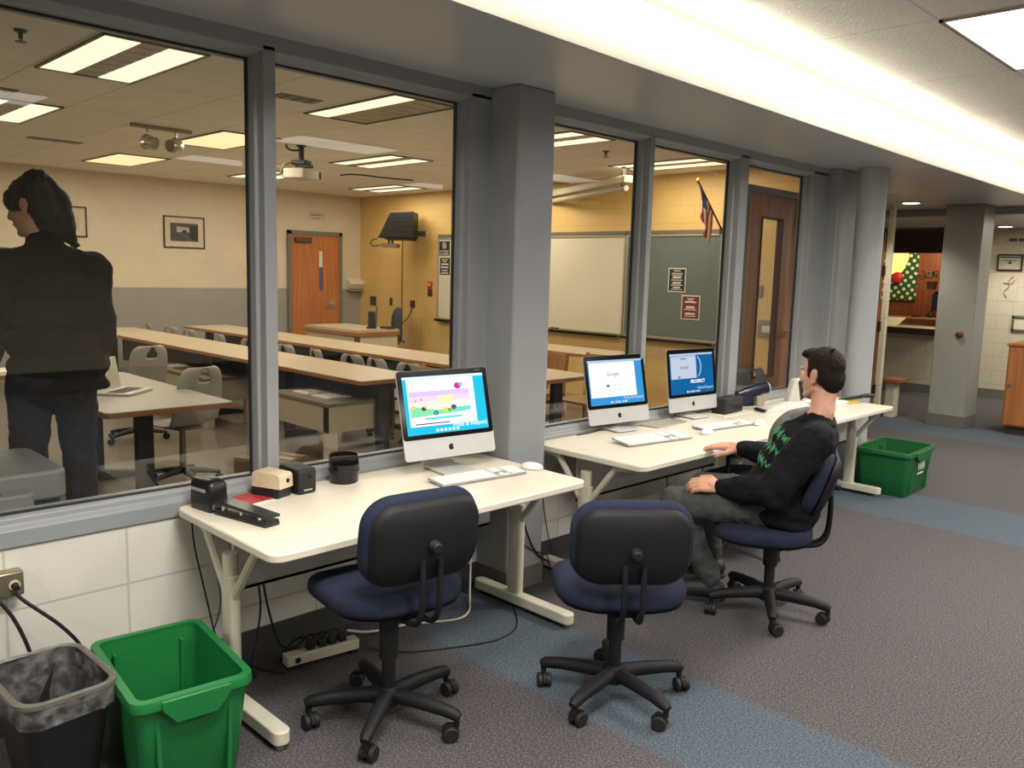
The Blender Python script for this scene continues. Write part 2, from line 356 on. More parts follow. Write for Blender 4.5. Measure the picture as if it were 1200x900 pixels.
# ------------------------------------------------------------------ light
def area(name, loc, sx, sy, w, col=(1,1,1), rot=(0,0,0), spr=180):
    l = bpy.data.lights.new(name, 'AREA'); l.shape = 'RECTANGLE'; l.size = sx; l.size_y = sy; l.energy = w; l.color = col; l.spread = radians(spr)
    o = bpy.data.objects.new(name, l); C.objects.link(o); o.location = loc; o.rotation_euler = rot; return o
WARM = (1,.90,.74); COOL = (1,.95,.88)
LENS_A = glow('lens_warm', (255,238,200), 1.2)
LOUV = mat('louver', (186,180,164), rough=.4, var=.12, scale=9)
FRAME_W = mat('troffer_frame', (120,108,88), rough=.5)
def troffer(loc, kind, label, group, lens, rz=0., w=1.2, h=.6):
    t = thing('ceiling_light', label, 'ceiling light', loc, rz, group)
    a, c = w/2, h/2
    G().box(-a,a,-c,-c+.018,-.012,0).box(-a,a,c-.018,c,-.012,0).box(-a,-a+.018,-c,c,-.012,0).box(a-.018,a,-c,c,-.012,0).build('frame', FRAME_W, t)
    a -= .018; c -= .018
    if kind == 'full':
        G().box(-a,a,-c,c,-.006,-.001).build('diffuser', glow('lens_amber', (255,232,172), 1.05) if lens is LENS_A else lens, t)
    else:
        s = c*.72
        G().box(-a,a,-c,-c+s,-.006,-.001).build('diffuser', lens, t)
        if kind == 'two': G().box(-a,a,c-s,c,-.006,-.001).build('diffuser', lens, t)
        e = c-s if kind == 'two' else c
        g = G().box(-a,a,-c+s,e,-.004,-.001)
        for k in range(1, 8): g.box(-a+2*a*k/8-.003,-a+2*a*k/8+.003,-c+s,e,-.007,-.003)
        g.build('louver', LOUV, t)
    return t
names = {(0,0):'two-strip ceiling light nearest the window, above the standing woman',(0,1):'half-lit ceiling light with one bright strip above the second pane',
 (0,2):'two-strip ceiling light just right of the square grey pillar',(0,3):'two-strip ceiling light above the flag and blackboard',
 (1,0):'partly hidden two-strip ceiling light at left edge behind the window',(1,1):'fully lit ceiling panel behind the chrome track spotlights',
 (1,2):'two-strip ceiling light just right of the hanging projector',(1,3):'two-strip ceiling light in the middle of the last row',
 (2,1):'fully lit ceiling panel above the standing woman\'s framed picture wall',(2,2):'thin bright ceiling light near the far cream wall, left of mullion',
 (2,3):'two-strip ceiling light nearest the far wall door',(2,0):'ceiling light in the far rear corner of the classroom'}
for i, x in enumerate((-5.5, -8.08, -10.64)):
    for j, y in enumerate((2.04, 3.98, 5.87, 7.86)):
        k = 'full' if (i, j) in ((1,1),(2,1)) else ('one' if (i, j) == (0,1) else 'two')
        troffer((x, y, 2.84), k, names[(i,j)], 'classroom ceiling lights', LENS_A)
        area('troffer_lamp', (x, y, 2.815), 1.1, .5, 19 if k != 'one' else 11, WARM)
LENS_L = glow('lens_cool', (255,252,244), 2.4)
LL = {(-1.19,8.35):'added unseen ceiling light near the cove beyond the right edge of the view',(-1.19,1.15):'added unseen ceiling light near the cove, above and right of the camera',(-1.19,-2.4):'added unseen ceiling light near the cove, behind the camera',(-1.19,4.81):'square white ceiling light at top right, nearest the bright cove',(.95,1.5):'ceiling light over the aisle behind the camera',(.95,4.75):'ceiling light over the aisle right of the cove row',  # cove-side lights except the top right one are unseen, added to brighten
 (.95,8.0):'ceiling light over the far end of the aisle',(3.2,1.5):'ceiling light in the outer row behind the camera',(3.2,4.75):'ceiling light in the middle of the outer row',(3.2,8.0):'ceiling light at the far end of the outer row'}
for (x, y), lab in LL.items():
    troffer((x, y, 2.82), 'full', lab, 'library ceiling lights', LENS_L, rz=pi/2)
    area('troffer_lamp', (x, y, 2.795), .5, 1.1, 54, COOL, spr=155)
cove = tag(G().tube([(x+.13,y,2.755) for x,y in EDGE[:9]], .018, n=8, smooth=1).build('cove_light', glow('cove_tube', (255,246,226), 19)), 'long bright cove light tube running along the white curved soffit edge', 'light')
for x, y, zz, l in ((-3.56,9.72,2.5,'recessed round downlight in the soffit just right of the round column'),(-3.45,12.87,2.42,'recessed round downlight right of the far grey pillar')):
    t = thing('downlight', l, 'ceiling light', (x, y, zz), 0, 'recessed downlights')
    G().lathe([(.115,-.001),(.115,-.012),(.09,-.014),(.09,-.001)], n=32).build('trim_ring', mat('ring_white', (220,214,200)), t)
    G().lathe([(.001,-.008),(.09,-.008),(.09,-.003),(.001,-.003)], n=32).build('lens', glow('downlight_lens', (255,236,200), 9), t)
    l = bpy.data.lights.new('downlight_lamp', 'SPOT'); l.energy = 80; l.spot_size = radians(110); l.spot_blend = .8; l.color = (1,.9,.74); l.shadow_soft_size = .08
    o = bpy.data.objects.new('downlight_lamp', l); C.objects.link(o); o.location = (x, y, zz-.03)
area('far_fill', (-2.0, 12.4, 2.46), 1.2, .6, 60, (1,.92,.8))  # unseen fill light added to brighten the far end, without a fixture
w = bpy.data.worlds.new('world'); w.use_nodes = True; bpy.context.scene.world = w
w.node_tree.nodes['Background'].inputs[0].default_value = (.9,.85,.78,1); w.node_tree.nodes['Background'].inputs[1].default_value = .12
bpy.context.scene.view_settings.view_transform = 'Standard'; bpy.context.scene.view_settings.exposure = .27
# ------------------------------------------------------------------ computer desks
TOP = mat('desk_laminate', (222,214,196), rough=.38, var=.025, scale=9)
LEGM = mat('desk_leg_paint', (200,194,176), rough=.4, var=.03)
PANEL = mat('modesty_panel', (188,184,174), rough=.3, metal=.2, var=.05, scale=3)
def desk(loc, w, dp, label, left=True, right=True, mod=True, legx=(.05,.05), rad=.05):
    """local: x 0 (wall) .. dp (front), y 0..w, top at .70"""
    t = thing('computer_desk', label, 'desk', loc, 0, 'computer desks along the window wall')
    G().prism(rrect(dp, w, rad, 6, dp/2, w/2), .668, .70).build('desk_top', TOP, t, bevel=.006)
    if mod: G().box(.22, .235, .12, w-.12, .40, .66).box(.20,.235,.12,w-.12,.40,.412).build('modesty_panel', PANEL, t)
    for on, y in ((left, legx[0]), (right, w-legx[1])):
        if not on: continue
        lg = G().prism(rrect(.085, .045, .02, 4, dp*.47, y), .06, .52).build('leg', LEGM, t, bevel=.003)
        G().prism(rrect(.06, .05, .022, 4, dp*.47, y), .30, .60).build('leg_sleeve', LEGM, lg, bevel=.003)
        for s in (-1, 1):
            g = G().tube([(dp*.47+s*.02,y,.43),(dp*.47+s*.16,y,.61),(dp*.47+s*.20,y,.655),(dp*.47+s*min(.30,dp*.42),y,.660)], .017, n=8, smooth=1, flat=1)
            g.build('brace', LEGM, lg)
        f = G().prism(rrect(dp-.10, .06, .029, 6, (dp-.04)/2+.045, y), .022, .072)
        f.build('foot', LEGM, lg, bevel=.006)
        for xx in (.10, dp-.06): G().cyl((xx,y,0),(xx,y,.024),.014,n=12).build('glide', mat('glide', (150,146,136), metal=.6, rough=.4), lg)
    return t
desk((-3.088,1.295,0), 1.565, .745, 'cream computer desk nearest the camera, holding the colourful screen computer and pencil sharpeners')
desk((-3.088,3.27,0), 1.62, .745, 'cream computer desk in the middle, with two computers, in front of the seated man')
desk((-2.872,4.915,0), 1.51, .525, 'cream desk at the far end, beside the round column and far green bin', left=False, rad=.03)
t = thing('side_table', 'narrow beige table against the window holding black box and blue tape dispenser', 'table', (-3.085,4.915,0))
G().box(0,.205,0,1.47,.672,.70).build('table_top', TOP, t, bevel=.004)
for y in (.08, 1.39): G().box(.08,.12,y-.02,y+.02,0,.672).build('leg', LEGM, t, bevel=.003)

# ------------------------------------------------------------------ task chairs (local: faces +x, floor z=0)
NAVY = mat('navy_fabric', (36,42,61), rough=.9, var=.12, scale=30, bump=.25, bscale=500, spec=.2)
BLK = mat('black_plastic', (23,23,25), spec=.3, rough=.6, var=.06)
BLK_D = mat('black_rubber', (22,22,23), rough=.6)
def pad(rings, name, m, parent, sub=1):
    return G().loft(rings).build(name, m, parent, sub=sub, ang=80)
def task_chair(label, legrot, back_z=0., fw=0., sz=0., dk=1., bx=0., tl=7., wk=1.05):
    t = thing('office_chair', label, 'chair', (0,0,0), 0, None)
    # five-star base
    g = G().lathe([(.001,.135),(.034,.135),(.046,.122),(.05,.082),(.044,.068),(.001,.068)], n=20)
    for k in range(5):
        a = legrot+2*pi*k/5; u = V((cos(a), sin(a), 0))
        g.tube([V((0,0,.102))+u*.02, V((0,0,.103))+u*.12, V((0,0,.098))+u*.22, V((0,0,.090))+u*.275, V((0,0,.082))+u*.292], [.030,.028,.024,.022,.016], n=10)
    g.build('base', BLK, t)
    for k in range(5):
        a = legrot+2*pi*k/5; u = V((cos(a), sin(a), 0)); p = u*.282; s = a+1.1+.9*k; d = V((cos(s), sin(s), 0)); sd = V((-sin(s), cos(s), 0))
        c = p+d*.022+V((0,0,.0275))
        w = G().cyl(c+sd*.007, c+sd*.027, .0275, n=18).cyl(c-sd*.027, c-sd*.007, .0275, n=18).build('caster', BLK_D, t, bevel=.004)
        h = G(); q = []
        for i in range(9):
            b = pi*i/8; q.append((c+d*.031*cos(b)+V((0,0,.031*sin(b)))))
        h.loft([[x+sd*.0065 for x in q],[x-sd*.0065 for x in q]]).cyl(p+V((0,0,.05)), p+V((0,0,.095)), .011, n=10).build('caster_hood', BLK, w)
    G().cyl((0,0,.13),(0,0,.26),.025,n=20).cyl((0,0,.24),(0,0,.405+sz),.034,.037,n=20).build('column', BLK_D, t)
    old = set(t.children)
    G().box(-.10,.11,-.075,.075,.395,.425).box(-.16,-.05,-.05,.05,.385,.41).build('tilt_mechanism', BLK, t, bevel=.006)
    lv = G().tube([(.02,-.07,.405),(.02,-.2,.40),(.02,-.235,.39)], .006, n=8).build('lever', BLK, t)
    # seat
    def sr(w, d, z, r, cx=0): return [V((x, y, z-(.035*max(0,(x-.1)/.14)**2 if z > .43 else .015*max(0,(x-.1)/.14)**2))) for x, y in rrect(d*dk, w*wk, r, 6, cx+(dk-1)*.22, 0)]
    pad([sr(.40,.38,.424,.14), sr(.455,.435,.430,.17), sr(.475,.46,.446,.18), sr(.475,.46,.474,.18), sr(.455,.44,.496,.17), sr(.38,.36,.506,.14), sr(.2,.18,.503,.08)], 'seat', NAVY, t)
    G().loft([[V((x,y,z)) for x, y in rrect(d*dk, w, .14, 6, (dk-1)*.22)] for w, d, z in ((.30,.28,.408),(.40,.38,.412),(.455,.43,.428))]).build('seat_shell', BLK, t)
    # J-shaped back support: two flat bars
    for s in (-1, 1):
        G().tube([(-.10,s*.033,.400),(-.20,s*.033,.398),(-.262+bx*.5,s*.033,.412),(-.292+bx,s*.033,.46),(-.298+bx,s*.033,.56+back_z),(-.294+bx,s*.033,.66+back_z)], .0105, n=8, smooth=2).build('back_bar', BLK, t)
    # backrest, slightly curved and tilted
    zc = .715+back_z; tilt = radians(tl)
    M = Matrix.Translation((-.262+bx,0,zc)) @ Matrix.Rotation(-tilt, 4, 'Y')
    def br(w, h, x, r, cv): return [M @ V((x+cv*(y/.2)**2+(.012*(z/.15)**2), y, z)) for y, z in rrect(w, h, r, 6)]
    bk = pad([br(.38,.255,-.012,.09,.022), br(.425,.300,-.006,.105,.022), br(.44,.315,.012,.11,.022), br(.44,.315,.036,.11,.024), br(.415,.29,.054,.10,.026), br(.34,.22,.064,.09,.03), br(.15,.1,.062,.04,.03)], 'backrest', NAVY, t)
    sh = G().loft([br(.405,.28,-.014,.085,.022), br(.395,.27,-.030,.085,.022), br(.375,.25,-.038,.08,.02), br(.20,.12,-.041,.05,.01)]).build('back_shell', BLK, t, ang=50)
    G().cyl(M @ V((-.042,0,.0)), M @ V((-.075,0,.0)), .021, .017, n=18).build('knob', BLK_D, sh, bevel=.004)
    for o in [c for c in t.children if c not in old]: o.location = (fw,0,sz)
    return t
def put(o, loc, rz): o.location = loc; o.rotation_euler.z = radians(rz); o['group'] = 'navy task chairs'; return o
put(task_chair('navy task chair at the desk with the colourful screen, nearest the green bin', radians(-8), fw=.012, sz=.045, back_z=-.018, dk=1.10), (-2.305,1.725,0), 172)
put(task_chair('navy task chair pulled back between desks, black shell of its back facing the camera', radians(-4), back_z=-.028, dk=1.06), (-1.858,2.466,0), 138)
put(task_chair('navy task chair that the man is sitting on', radians(23), fw=.045, sz=-.035, back_z=.0, bx=-.003, tl=18.), (-1.867,3.692,0), 207)
# dark grey mesh-backed chair hidden behind the man
t = thing('office_chair', 'dark grey chair behind the seated man, pushed up to the far desk', 'chair', (-2.43,4.46,0), radians(178))
g = G().lathe([(.001,.14),(.04,.14),(.045,.09),(.001,.085)], n=16)
for k in range(5):
    a = 2*pi*k/5+.35; u = V((cos(a), sin(a), 0)); g.tube([V((0,0,.115)), V((0,0,.10))+u*.2, V((0,0,.085))+u*.285], [.028,.022,.016], n=8)
g.build('base', BLK, t)
for k in range(5):
    a = 2*pi*k/5+.35; u = V((cos(a), sin(a), 0)); p = u*.275; c = p+V((.02,0,.0275)); sd = V((0,1,0))
    G().cyl(c-sd*.025, c+sd*.025, .0275, n=16).cyl(p+V((0,0,.04)), p+V((0,0,.09)), .011, n=8).build('caster', BLK_D, t, bevel=.004)
G().cyl((0,0,.13),(0,0,.42),.03,n=16).build('column', BLK_D, t)
G().loft([[V((x,y,z)) for x, y in rrect(d, w, .12, 6)] for w, d, z in ((.40,.38,.415),(.46,.44,.43),(.46,.44,.462),(.40,.38,.474))]).build('seat', BLK, t)
GM = mat('grey_mesh', (92,92,88), rough=.7, var=.1, bump=.3, bscale=400)
G().tube([(-.15,0,.42),(-.26,0,.44),(-.29,0,.55),(-.285,0,.68)], .016, n=8, smooth=2).build('back_bar', BLK, t)
G().loft([[V((x-.02+.10*(y/.24)**2*.6-.07*(z/.2)**2*.3-.27, y, .725+z)) for y, z in rrect(w, h, r, 6)] for w, h, r, x in ((.40,.34,.14,-.012),(.43,.37,.15,0),(.42,.36,.15,.014))]).build('backrest', GM, t, ang=60)
for s in (-1, 1):
    G().tube([(-.05,s*.24,.43),(-.03,s*.275,.46),(-.03,s*.28,.62)], .014, n=8, smooth=1).prism(rrect(.22,.06,.025,4,0,s*.28), .62, .645).build('armrest', BLK, t, bevel=.004)

# ------------------------------------------------------------------ all-in-one computers (local: screen faces +x, y right, z up from desk)
ALU = mat('aluminium', (206,206,204), metal=.35, rough=.35, var=.02)
SCRB = mat('screen_bezel', (14,14,16), rough=.12, var=.02)
def SC(n, c, s=1.0): return glow('screen_'+n, c, s)
def computer(loc, rz, tilt, label, zb=.07):
    w, h = .50, .407
    t = thing('desktop_computer', label, 'computer', loc, rz, 'all-in-one desktop computers')
    M = Matrix.Translation((0,0,zb)) @ Matrix.Rotation(-tilt, 4, 'Y')
    body = G().loft([[M @ V((x, y, h/2+z)) for y, z in rrect(ww, hh, r, 5)] for ww, hh, r, x in ((w*.5,h*.5,.05,-.042),(w*.86,h*.82,.04,-.026),(w-.012,h-.012,.014,-.012),(w,h,.016,-.006),(w,h,.016,0))]).build('housing', ALU, t, ang=25)
    ch = .092
    bz = G().prism([(y, z) for y, z in rrect(w-.004, h-ch-.002, .014, 5, 0, ch+(h-ch)/2)], 0.0003, .0022, 'X', M).build('bezel', SCRB, t)
    G().tube([M @ V((-.03,0,.13)), V((-.13,0,.16)), V((-.155,0,.08)), V((-.14,0,.012)), V((-.08,0,.006))], .02, n=4).build('stand_arm', ALU, t) if False else None
    A = M @ V((-.03,0,.16))
    st = G(); hw = .085
    pts = [(A.x,A.z),(-.115,.13),(-.14,.06),(-.135,.02),(-.115,.006),(.07,.006)]
    up = [(x, z) for x, z in pts]; th = .008
    lo = [(A.x-.004,A.z-.02),(-.108,.118),(-.130,.06),(-.126,.026),(-.11,.0142),(.04,.0142)]
    st.loft([[V((x, -hw, z)) for x, z in up+lo[::-1]], [V((x, hw, z)) for x, z in up+lo[::-1]]])
    st.build('stand', ALU, t, bevel=.001)
    G().box(-.115,.04,-hw+.002,hw-.002,0,.0062).build('stand_pad', mat('pad_grey', (120,120,118), rough=.7), t)
    # bitten-fruit emblem on the chin
    a = []
    ol = [(0,.8),(.28,.95),(.62,.86),(.86,.55),(.66,.34),(.60,.08),(.70,-.22),(.93,-.38),(.72,-.8),(.42,-1.05),(.16,-.98),(0,-.93),(-.16,-.98),(-.42,-1.05),(-.74,-.78),(-.95,-.25),(-.95,.3),(-.75,.72),(-.4,.93)]
    e = .014
    G().prism([(y*e, .046+z*e) for y, z in ol], .0002, .001, 'X', M).prism([(e*(.02+.14*cos(q)*.6+.34*sin(q)*.45), .046+e*(1.32+.34*sin(q)*.85)) for q in [2*pi*i/10 for i in range(10)]], .0002, .001, 'X', M).build('emblem', mat('emblem_black', (18,18,20), rough=.25), body)
    sw, sh = w-.052, h-ch-.05
    y0, z0 = -sw/2, ch+.022
    def R(name, m, a, b, c, d, lay, par=None):
        """rectangle in screen fractions: a..c across, b..d up"""
        q = [(y0+sw*a, z0+sh*b),(y0+sw*c, z0+sh*b),(y0+sw*c, z0+sh*d),(y0+sw*a, z0+sh*d)]
        return G().quad(*[M @ V((.0022+.0002*lay, y, z)) for y, z in q]).build(name, m, par or bz, smooth=False)
    def PL(name, m, pts, lay, par=None):
        return G().quad(*[M @ V((.0022+.0002*lay, y0+sw*a, z0+sh*b)) for a, b in pts]).build(name, m, par or bz, smooth=False)
    def TX(name, body_, a, b, size, m, lay, par=None, bold=0., align='CENTER'):
        o = M @ V((.0022+.0002*lay, y0+sw*a, z0+sh*b)); R3 = M.to_3x3()
        return text(name, body_, size, m, par or bz, o, R3 @ V((0,1,0)), R3 @ V((0,0,1)), align, bold=bold)
    return t, R, PL, TX, M
def ell2(cx, cy, rx, ry, n=18): return [(cx+rx*cos(2*pi*i/n), cy+ry*sin(2*pi*i/n)) for i in range(n)]
W_ = SC('white', (250,252,255), 1.15); MENU = SC('menu', (222,238,250), 1.0)
# first: colourful game page on a cyan wallpaper
t, R, PL, TX, M = computer((-2.860,2.497,.70), radians(-6.7), .25, 'computer with a colourful cartoon game on its cyan screen, on the nearest desk')
# every screen picture is one mesh per colour, children of the bezel
R('wallpaper', SC('cyan', (40,190,226), 1.0), 0,0,1,1, 1); R('menu_bar', MENU, 0,.955,1,1, 2)
R('window', W_, .045,.14,.865,.95, 2)
sky = [SC('sky%d' % i, c, 1.05) for i, c in enumerate(((214,190,232),(236,206,230),(250,224,220),(252,240,214)))]
for i in range(4): R('game_sky', sky[i], .06,.74-.085*(i+1),.80,.74-.085*i, 3)
PL('game_hill', SC('green', (132,224,170), 1.0), [(.06,.30),(.72,.34),(.80,.40),(.80,.42),(.45,.40),(.25,.44),(.06,.50)], 4)
PL('game_sun', SC('yellow', (252,238,170), 1.1), [(.40,.52),(.60,.54),(.60,.66),(.40,.64)], 4)
R('button', SC('teal', (108,218,206), 1.0), .22,.245,.68,.285, 3); R('button', SC('teal', (108,218,206)), .62,.36,.80,.43, 5)
R('progress_bar', SC('maroon', (92,34,74), .9), .10,.168,.52,.188, 3)
g = G()
for a, b_, s, c in ((.66,.80,.045,'magenta'),(.70,.82,.03,'skyb'),(.22,.44,.03,'dark'),(.235,.47,.018,'yel'),(.36,.35,.032,'bluedk'),(.36,.35,.018,'skyb'),(.48,.40,.03,'yel'),(.53,.39,.025,'grn2'),(.585,.43,.035,'bluedk'),(.585,.405,.022,'magenta'),(.13,.58,.012,'red2'),(.20,.60,.012,'red2'),(.10,.47,.025,'yel')):
    cc = dict(magenta=(196,54,150),skyb=(120,200,240),dark=(96,70,50),yel=(250,210,80),bluedk=(60,80,150),grn2=(90,180,90),red2=(230,110,130))[c]
    PL('game_figure', SC(c, cc), ell2(a, b_, s, s*1.3, 10), 6)
PL('game_trail', SC('dark2', (40,36,60), .8), [(.74,.825),(.79,.83),(.79,.838),(.74,.835)], 6)
TX('wallpaper_text', 'Pride & Respect', .985, .115, .030, W_, 3, align='RIGHT')
g = [R('dock_icon', W_, .34+.05*i,.03,.37+.05*i,.075, 3) for i in range(6)]
R('bezel_mark', SC('greytext', (150,150,150), .5), .90,1.05,.97,1.065, 1)
# second and third: search page
def search(loc, rz, tilt, label, dim, big):
    t, R, PL, TX, M = computer(loc, rz, tilt, label, zb=.046)
    blue = SC('blue%d' % big, ((58,146,208) if big else (26,106,170)), .95 if big else .75)
    wh = SC('page%d' % big, ((244,250,255) if big else (196,208,226)), dim)
    R('wallpaper', blue, 0,0,1,1, 1); R('menu_bar', SC('menu%d' % big, (190,214,236), .8), 0,.955,1,1, 2)
    gt = SC('dimtext', (120,126,136), .7); gl = SC('thumb%d' % big, ((222,230,238) if big else (180,190,206)), .95*dim)
    if big:
        R('window', wh, .02,.17,.86,.95, 2); R('toolbar', SC('tool', (226,234,244), 1), .02,.90,.86,.95, 3)
        TX('search_heading', 'Google', .44, .68, .034, gt, 4, bold=.0003)
        for i in range(4):
            for j in range(2): R('page_thumbnail', gl, .30+.105*i,.38-.10*j,.39+.105*i,.46-.10*j, 3)
        PL('page_thumbnail', SC('thumbdk', (110,120,130), .8), ell2(.335,.42,.03,.03,8), 4)
    else:
        R('window', wh, .02,.38,.60,.95, 2); R('toolbar', SC('tool2', (176,190,210), .9), .02,.90,.60,.95, 3)
        TX('search_heading', 'Google', .32, .66, .030, gt, 4, bold=.0003); R('page_text', SC('blacktext', (40,44,52), .6), .24,.86,.37,.878, 4)
        PL('page_thumbnail', SC('thumbdk', (110,120,130), .8), ell2(.2,.42,.03,.03,8), 4)
        TX('wallpaper_text', 'PROSPECT', .62, .29, .032, W_, 3, bold=.0004)
        ring = [(.62+.10*cos(q), .66+.26*sin(q)) for q in [radians(-80+160*i/14) for i in range(15)]]
        PL('wallpaper_emblem', SC('emblem', (170,210,236), .9), ring+[(x-.02*cos(radians(-80+160*(14-i)/14)), .66+(y-.66)*.9) for i, (x, y) in enumerate(ring[::-1])], 2)
    TX('wallpaper_text', 'Pride & Respect', .98, .125, .026, SC('palew', (210,232,250), .9), 3, align='RIGHT')
    for i in range(7): R('dock_icon', SC('icon%d' % (i % 3), ((240,246,250),(160,200,240),(210,226,236))[i % 3], .9), .36+.045*i,.025,.385+.045*i,.07, 3)
    return t
search((-3.015,3.958,.70), radians(-7.4), .21, 'computer showing a white search page on light blue screen, left one of the middle desk', 1.05, 1)
search((-3.006,4.735,.70), radians(-5), .14, 'computer with small grey search window on dark blue screen, facing the seated man', .85, 0)

# keyboards and mice
KEY = mat('key_white', (238,238,236), rough=.4, var=.01); KBODY = mat('kb_alu', (160,160,160), metal=.3, rough=.35)
def keyboard(loc, rz, label, mk=KEY, tilt=0.05, w=.47, d=.125):
    t = thing('keyboard', label, 'keyboard', loc, rz, 'white computer keyboards')
    M = Matrix.Rotation(tilt, 4, 'Y')
    G().prism(rrect(d, w, .008, 4), .004, .011, 'Z', Matrix.Translation((0,0,tilt*d*.5)) @ M).build('keyboard_body', KBODY, t, bevel=.001)
    g = G(); MM = Matrix.Translation((0,0,tilt*d*.5)) @ M
    rows = 6; dx = (d-.012)/rows
    blocks = ((-w/2+.006, w*.145, 15), (w*.165, w*.295, 3), (w*.315, w/2-.006, 4))
    for r in range(rows):
        x0 = -d/2+.006+dx*r
        for bi, (a, b2, n) in enumerate(blocks):
            if bi == 1 and r == 3: continue
            k = (b2-a)/n
            for i in range(n):
                if bi == 1 and r == 4 and i != 1: continue
                g.box(x0+.0015, x0+dx-.0015, a+k*i+.0016, a+k*(i+1)-.0016, .011, .0145, MM)
    g.build('keys', mk, t)
    G().tube([(-d/2+.002,.0,.007),(-d/2-.02,.02,.004),(-d/2-.035,.0,.003),(-d/2-.045,-.05,.003)], .0018, n=6, smooth=2).build('cable', KEY, t)
    return t
keyboard((-2.69,2.505,.70), radians(-6), 'white keyboard with grey frame in front of the colourful screen')
keyboard((-2.705,3.85,.70), radians(-9), 'white keyboard before the light blue search page screen', tilt=.11, w=.50, d=.15)
keyboard((-2.69,4.585,.70), radians(-8), 'white keyboard between two mice, near the man\'s raised hand')
def mouse(loc, rz, label):
    t = thing('computer_mouse', label, 'mouse', loc, rz, 'white computer mice')
    rings = []
    for i, (k, z) in enumerate(((.86,0),(1,.004),(1,.010),(.93,.018),(.75,.025),(.45,.030),(.1,.032))):
        rings.append([V((.056*k*cos(a), .030*k*sin(a), z+.002)) for a in [2*pi*j/28 for j in range(28)]])
    G().loft(rings).build('mouse_shell', KEY, t, ang=60)
    G().ell((-.028,0,.0275), (.005,.004,.004), 10).build('scroll_ball', mat('grey_ball', (170,170,170), rough=.4), t)
mouse((-2.655,2.815,.70), radians(25), 'white mouse at the right end of the nearest desk')
mouse((-2.625,4.285,.70), radians(95), 'white mouse above the man\'s right hand')
mouse((-2.58,4.83,.70), radians(95), 'white mouse beside the dark grey chair back')
# ------------------------------------------------------------------ bins
def tote(loc, rz, L_, W_, H, label, m, taper=.86):
    """open recycling tote: local x long, y wide"""
    t = thing('recycling_bin', label, 'bin', loc, rz)
    out = [[V((x,y,z)) for x, y in rrect(L_*k, W_*k, .035, 5)] for k, z in ((taper-.02,0),(taper,.01),(.985,H-.055),(.985,H-.02))]
    inn = [[V((x,y,z)) for x, y in rrect(L_*k-.012, W_*k-.012, .03, 5)] for k, z in ((.985,H-.004),(.96,H-.06),(taper,.012))]
    g = G().loft(out+[[V((x,y,H-.004)) for x, y in rrect(L_*.985, W_*.985, .035, 5)]]+inn)
    body = g.build('bin_body', m, t, ang=30)
    for s in (-1, 1):
        for q in (-.30, .30): G().prism([(q*W_-.006, .02),(q*W_+.006,.02),(q*W_*1.08+.006,H-.05),(q*W_*1.08-.006,H-.05)], s*(L_*taper/2-.004), s*(L_*.985/2-.002), 'X').build('corner_rib', m, body)
    # rim
    o, i = rrect(L_+.028, W_+.028, .045, 5), rrect(L_-.022, W_-.022, .03, 5)
    g = G(); n = len(o)
    g.loft([[V((x,y,H-.032)) for x, y in o],[V((x,y,H-.004)) for x, y in o],[V((x*.993,y*.993,H)) for x, y in o],[V((x,y,H)) for x, y in i],[V((x,y,H-.02)) for x, y in i]], cap=False)
    g.build('rim', m, t, ang=30)
    # moulded handle lip on both short ends
    for s in (-1, 1):
        g = G(); q = [(-.30*W_,H-.005),(-.30*W_,H-.035),(-.18*W_,H-.085),(.18*W_,H-.085),(.30*W_,H-.035),(.30*W_,H-.005)]
        g.loft([[V((s*(L_/2-.006),y,z)) for y, z in q],[V((s*(L_/2+.022),y,z)) for y, z in q]])
        g.build('handle_lip', m, t, bevel=.004)
    return t, body
GRN = mat('green_plastic', (24,112,56), rough=.42, var=.05, scale=6)
tote((-2.62,1.068,0), radians(-6), .51, .345, .335, 'empty green recycling bin on the carpet beside the black trash basket', GRN)
t, bd = tote((-2.42,6.73,0), radians(2), .40, .58, .35, 'dark green recycling bin on the carpet beside the round column', mat('green_plastic_b', (18,92,44), rough=.45, var=.05, scale=6))
WL = mat('white_ink', (228,232,226), rough=.6)
text('bin_lettering', 'WM', .085, WL, t, (.1945,.02,.215), (0,1,0), (.045,0,1), bold=.003)
G().quad((.1905,-.05,.155),(.1905,.09,.155),(.1915,.09,.168),(.1915,-.05,.168)).build('bin_lettering', WL, t, smooth=False)
# black basket with clear liner
t = thing('trash_basket', 'black plastic trash basket with clear plastic liner folded over its rim', 'trash can', (-2.71,.738,0), radians(2))
BB = mat('black_bin', (22,22,24), rough=.5)
def ring(L_, W_, r, z, j=0.): return [V((x+j*random.uniform(-1,1),y+j*random.uniform(-1,1),z+j*random.uniform(-1,1))) for x, y in rrect(L_, W_, r, 8)]
G().loft([ring(.27,.18,.05,0),ring(.36,.262,.06,.335),ring(.372,.275,.065,.335),ring(.372,.275,.065,.352),ring(.352,.252,.06,.352),ring(.26,.17,.05,.012)]).build('basket_body', BB, t, ang=30)
lm = bpy.data.materials.new('clear_liner'); lm.use_nodes = True
nt = lm.node_tree; b = nt.nodes['Principled BSDF']; b.inputs['Base Color'].default_value = (.75,.74,.7,1); b.inputs['Roughness'].default_value = .22
nz = nt.nodes.new('ShaderNodeTexNoise'); nz.inputs['Scale'].default_value = 26; nz.inputs['Detail'].default_value = 5
tc = nt.nodes.new('ShaderNodeTexCoord'); nt.links.new(tc.outputs['Object'], nz.inputs['Vector'])
mr = nt.nodes.new('ShaderNodeMapRange'); mr.inputs[1].default_value = .40; mr.inputs[2].default_value = .80; mr.inputs[3].default_value = .04; mr.inputs[4].default_value = .26
nt.links.new(nz.outputs['Fac'], mr.inputs[0]); nt.links.new(mr.outputs[0], b.inputs['Alpha'])
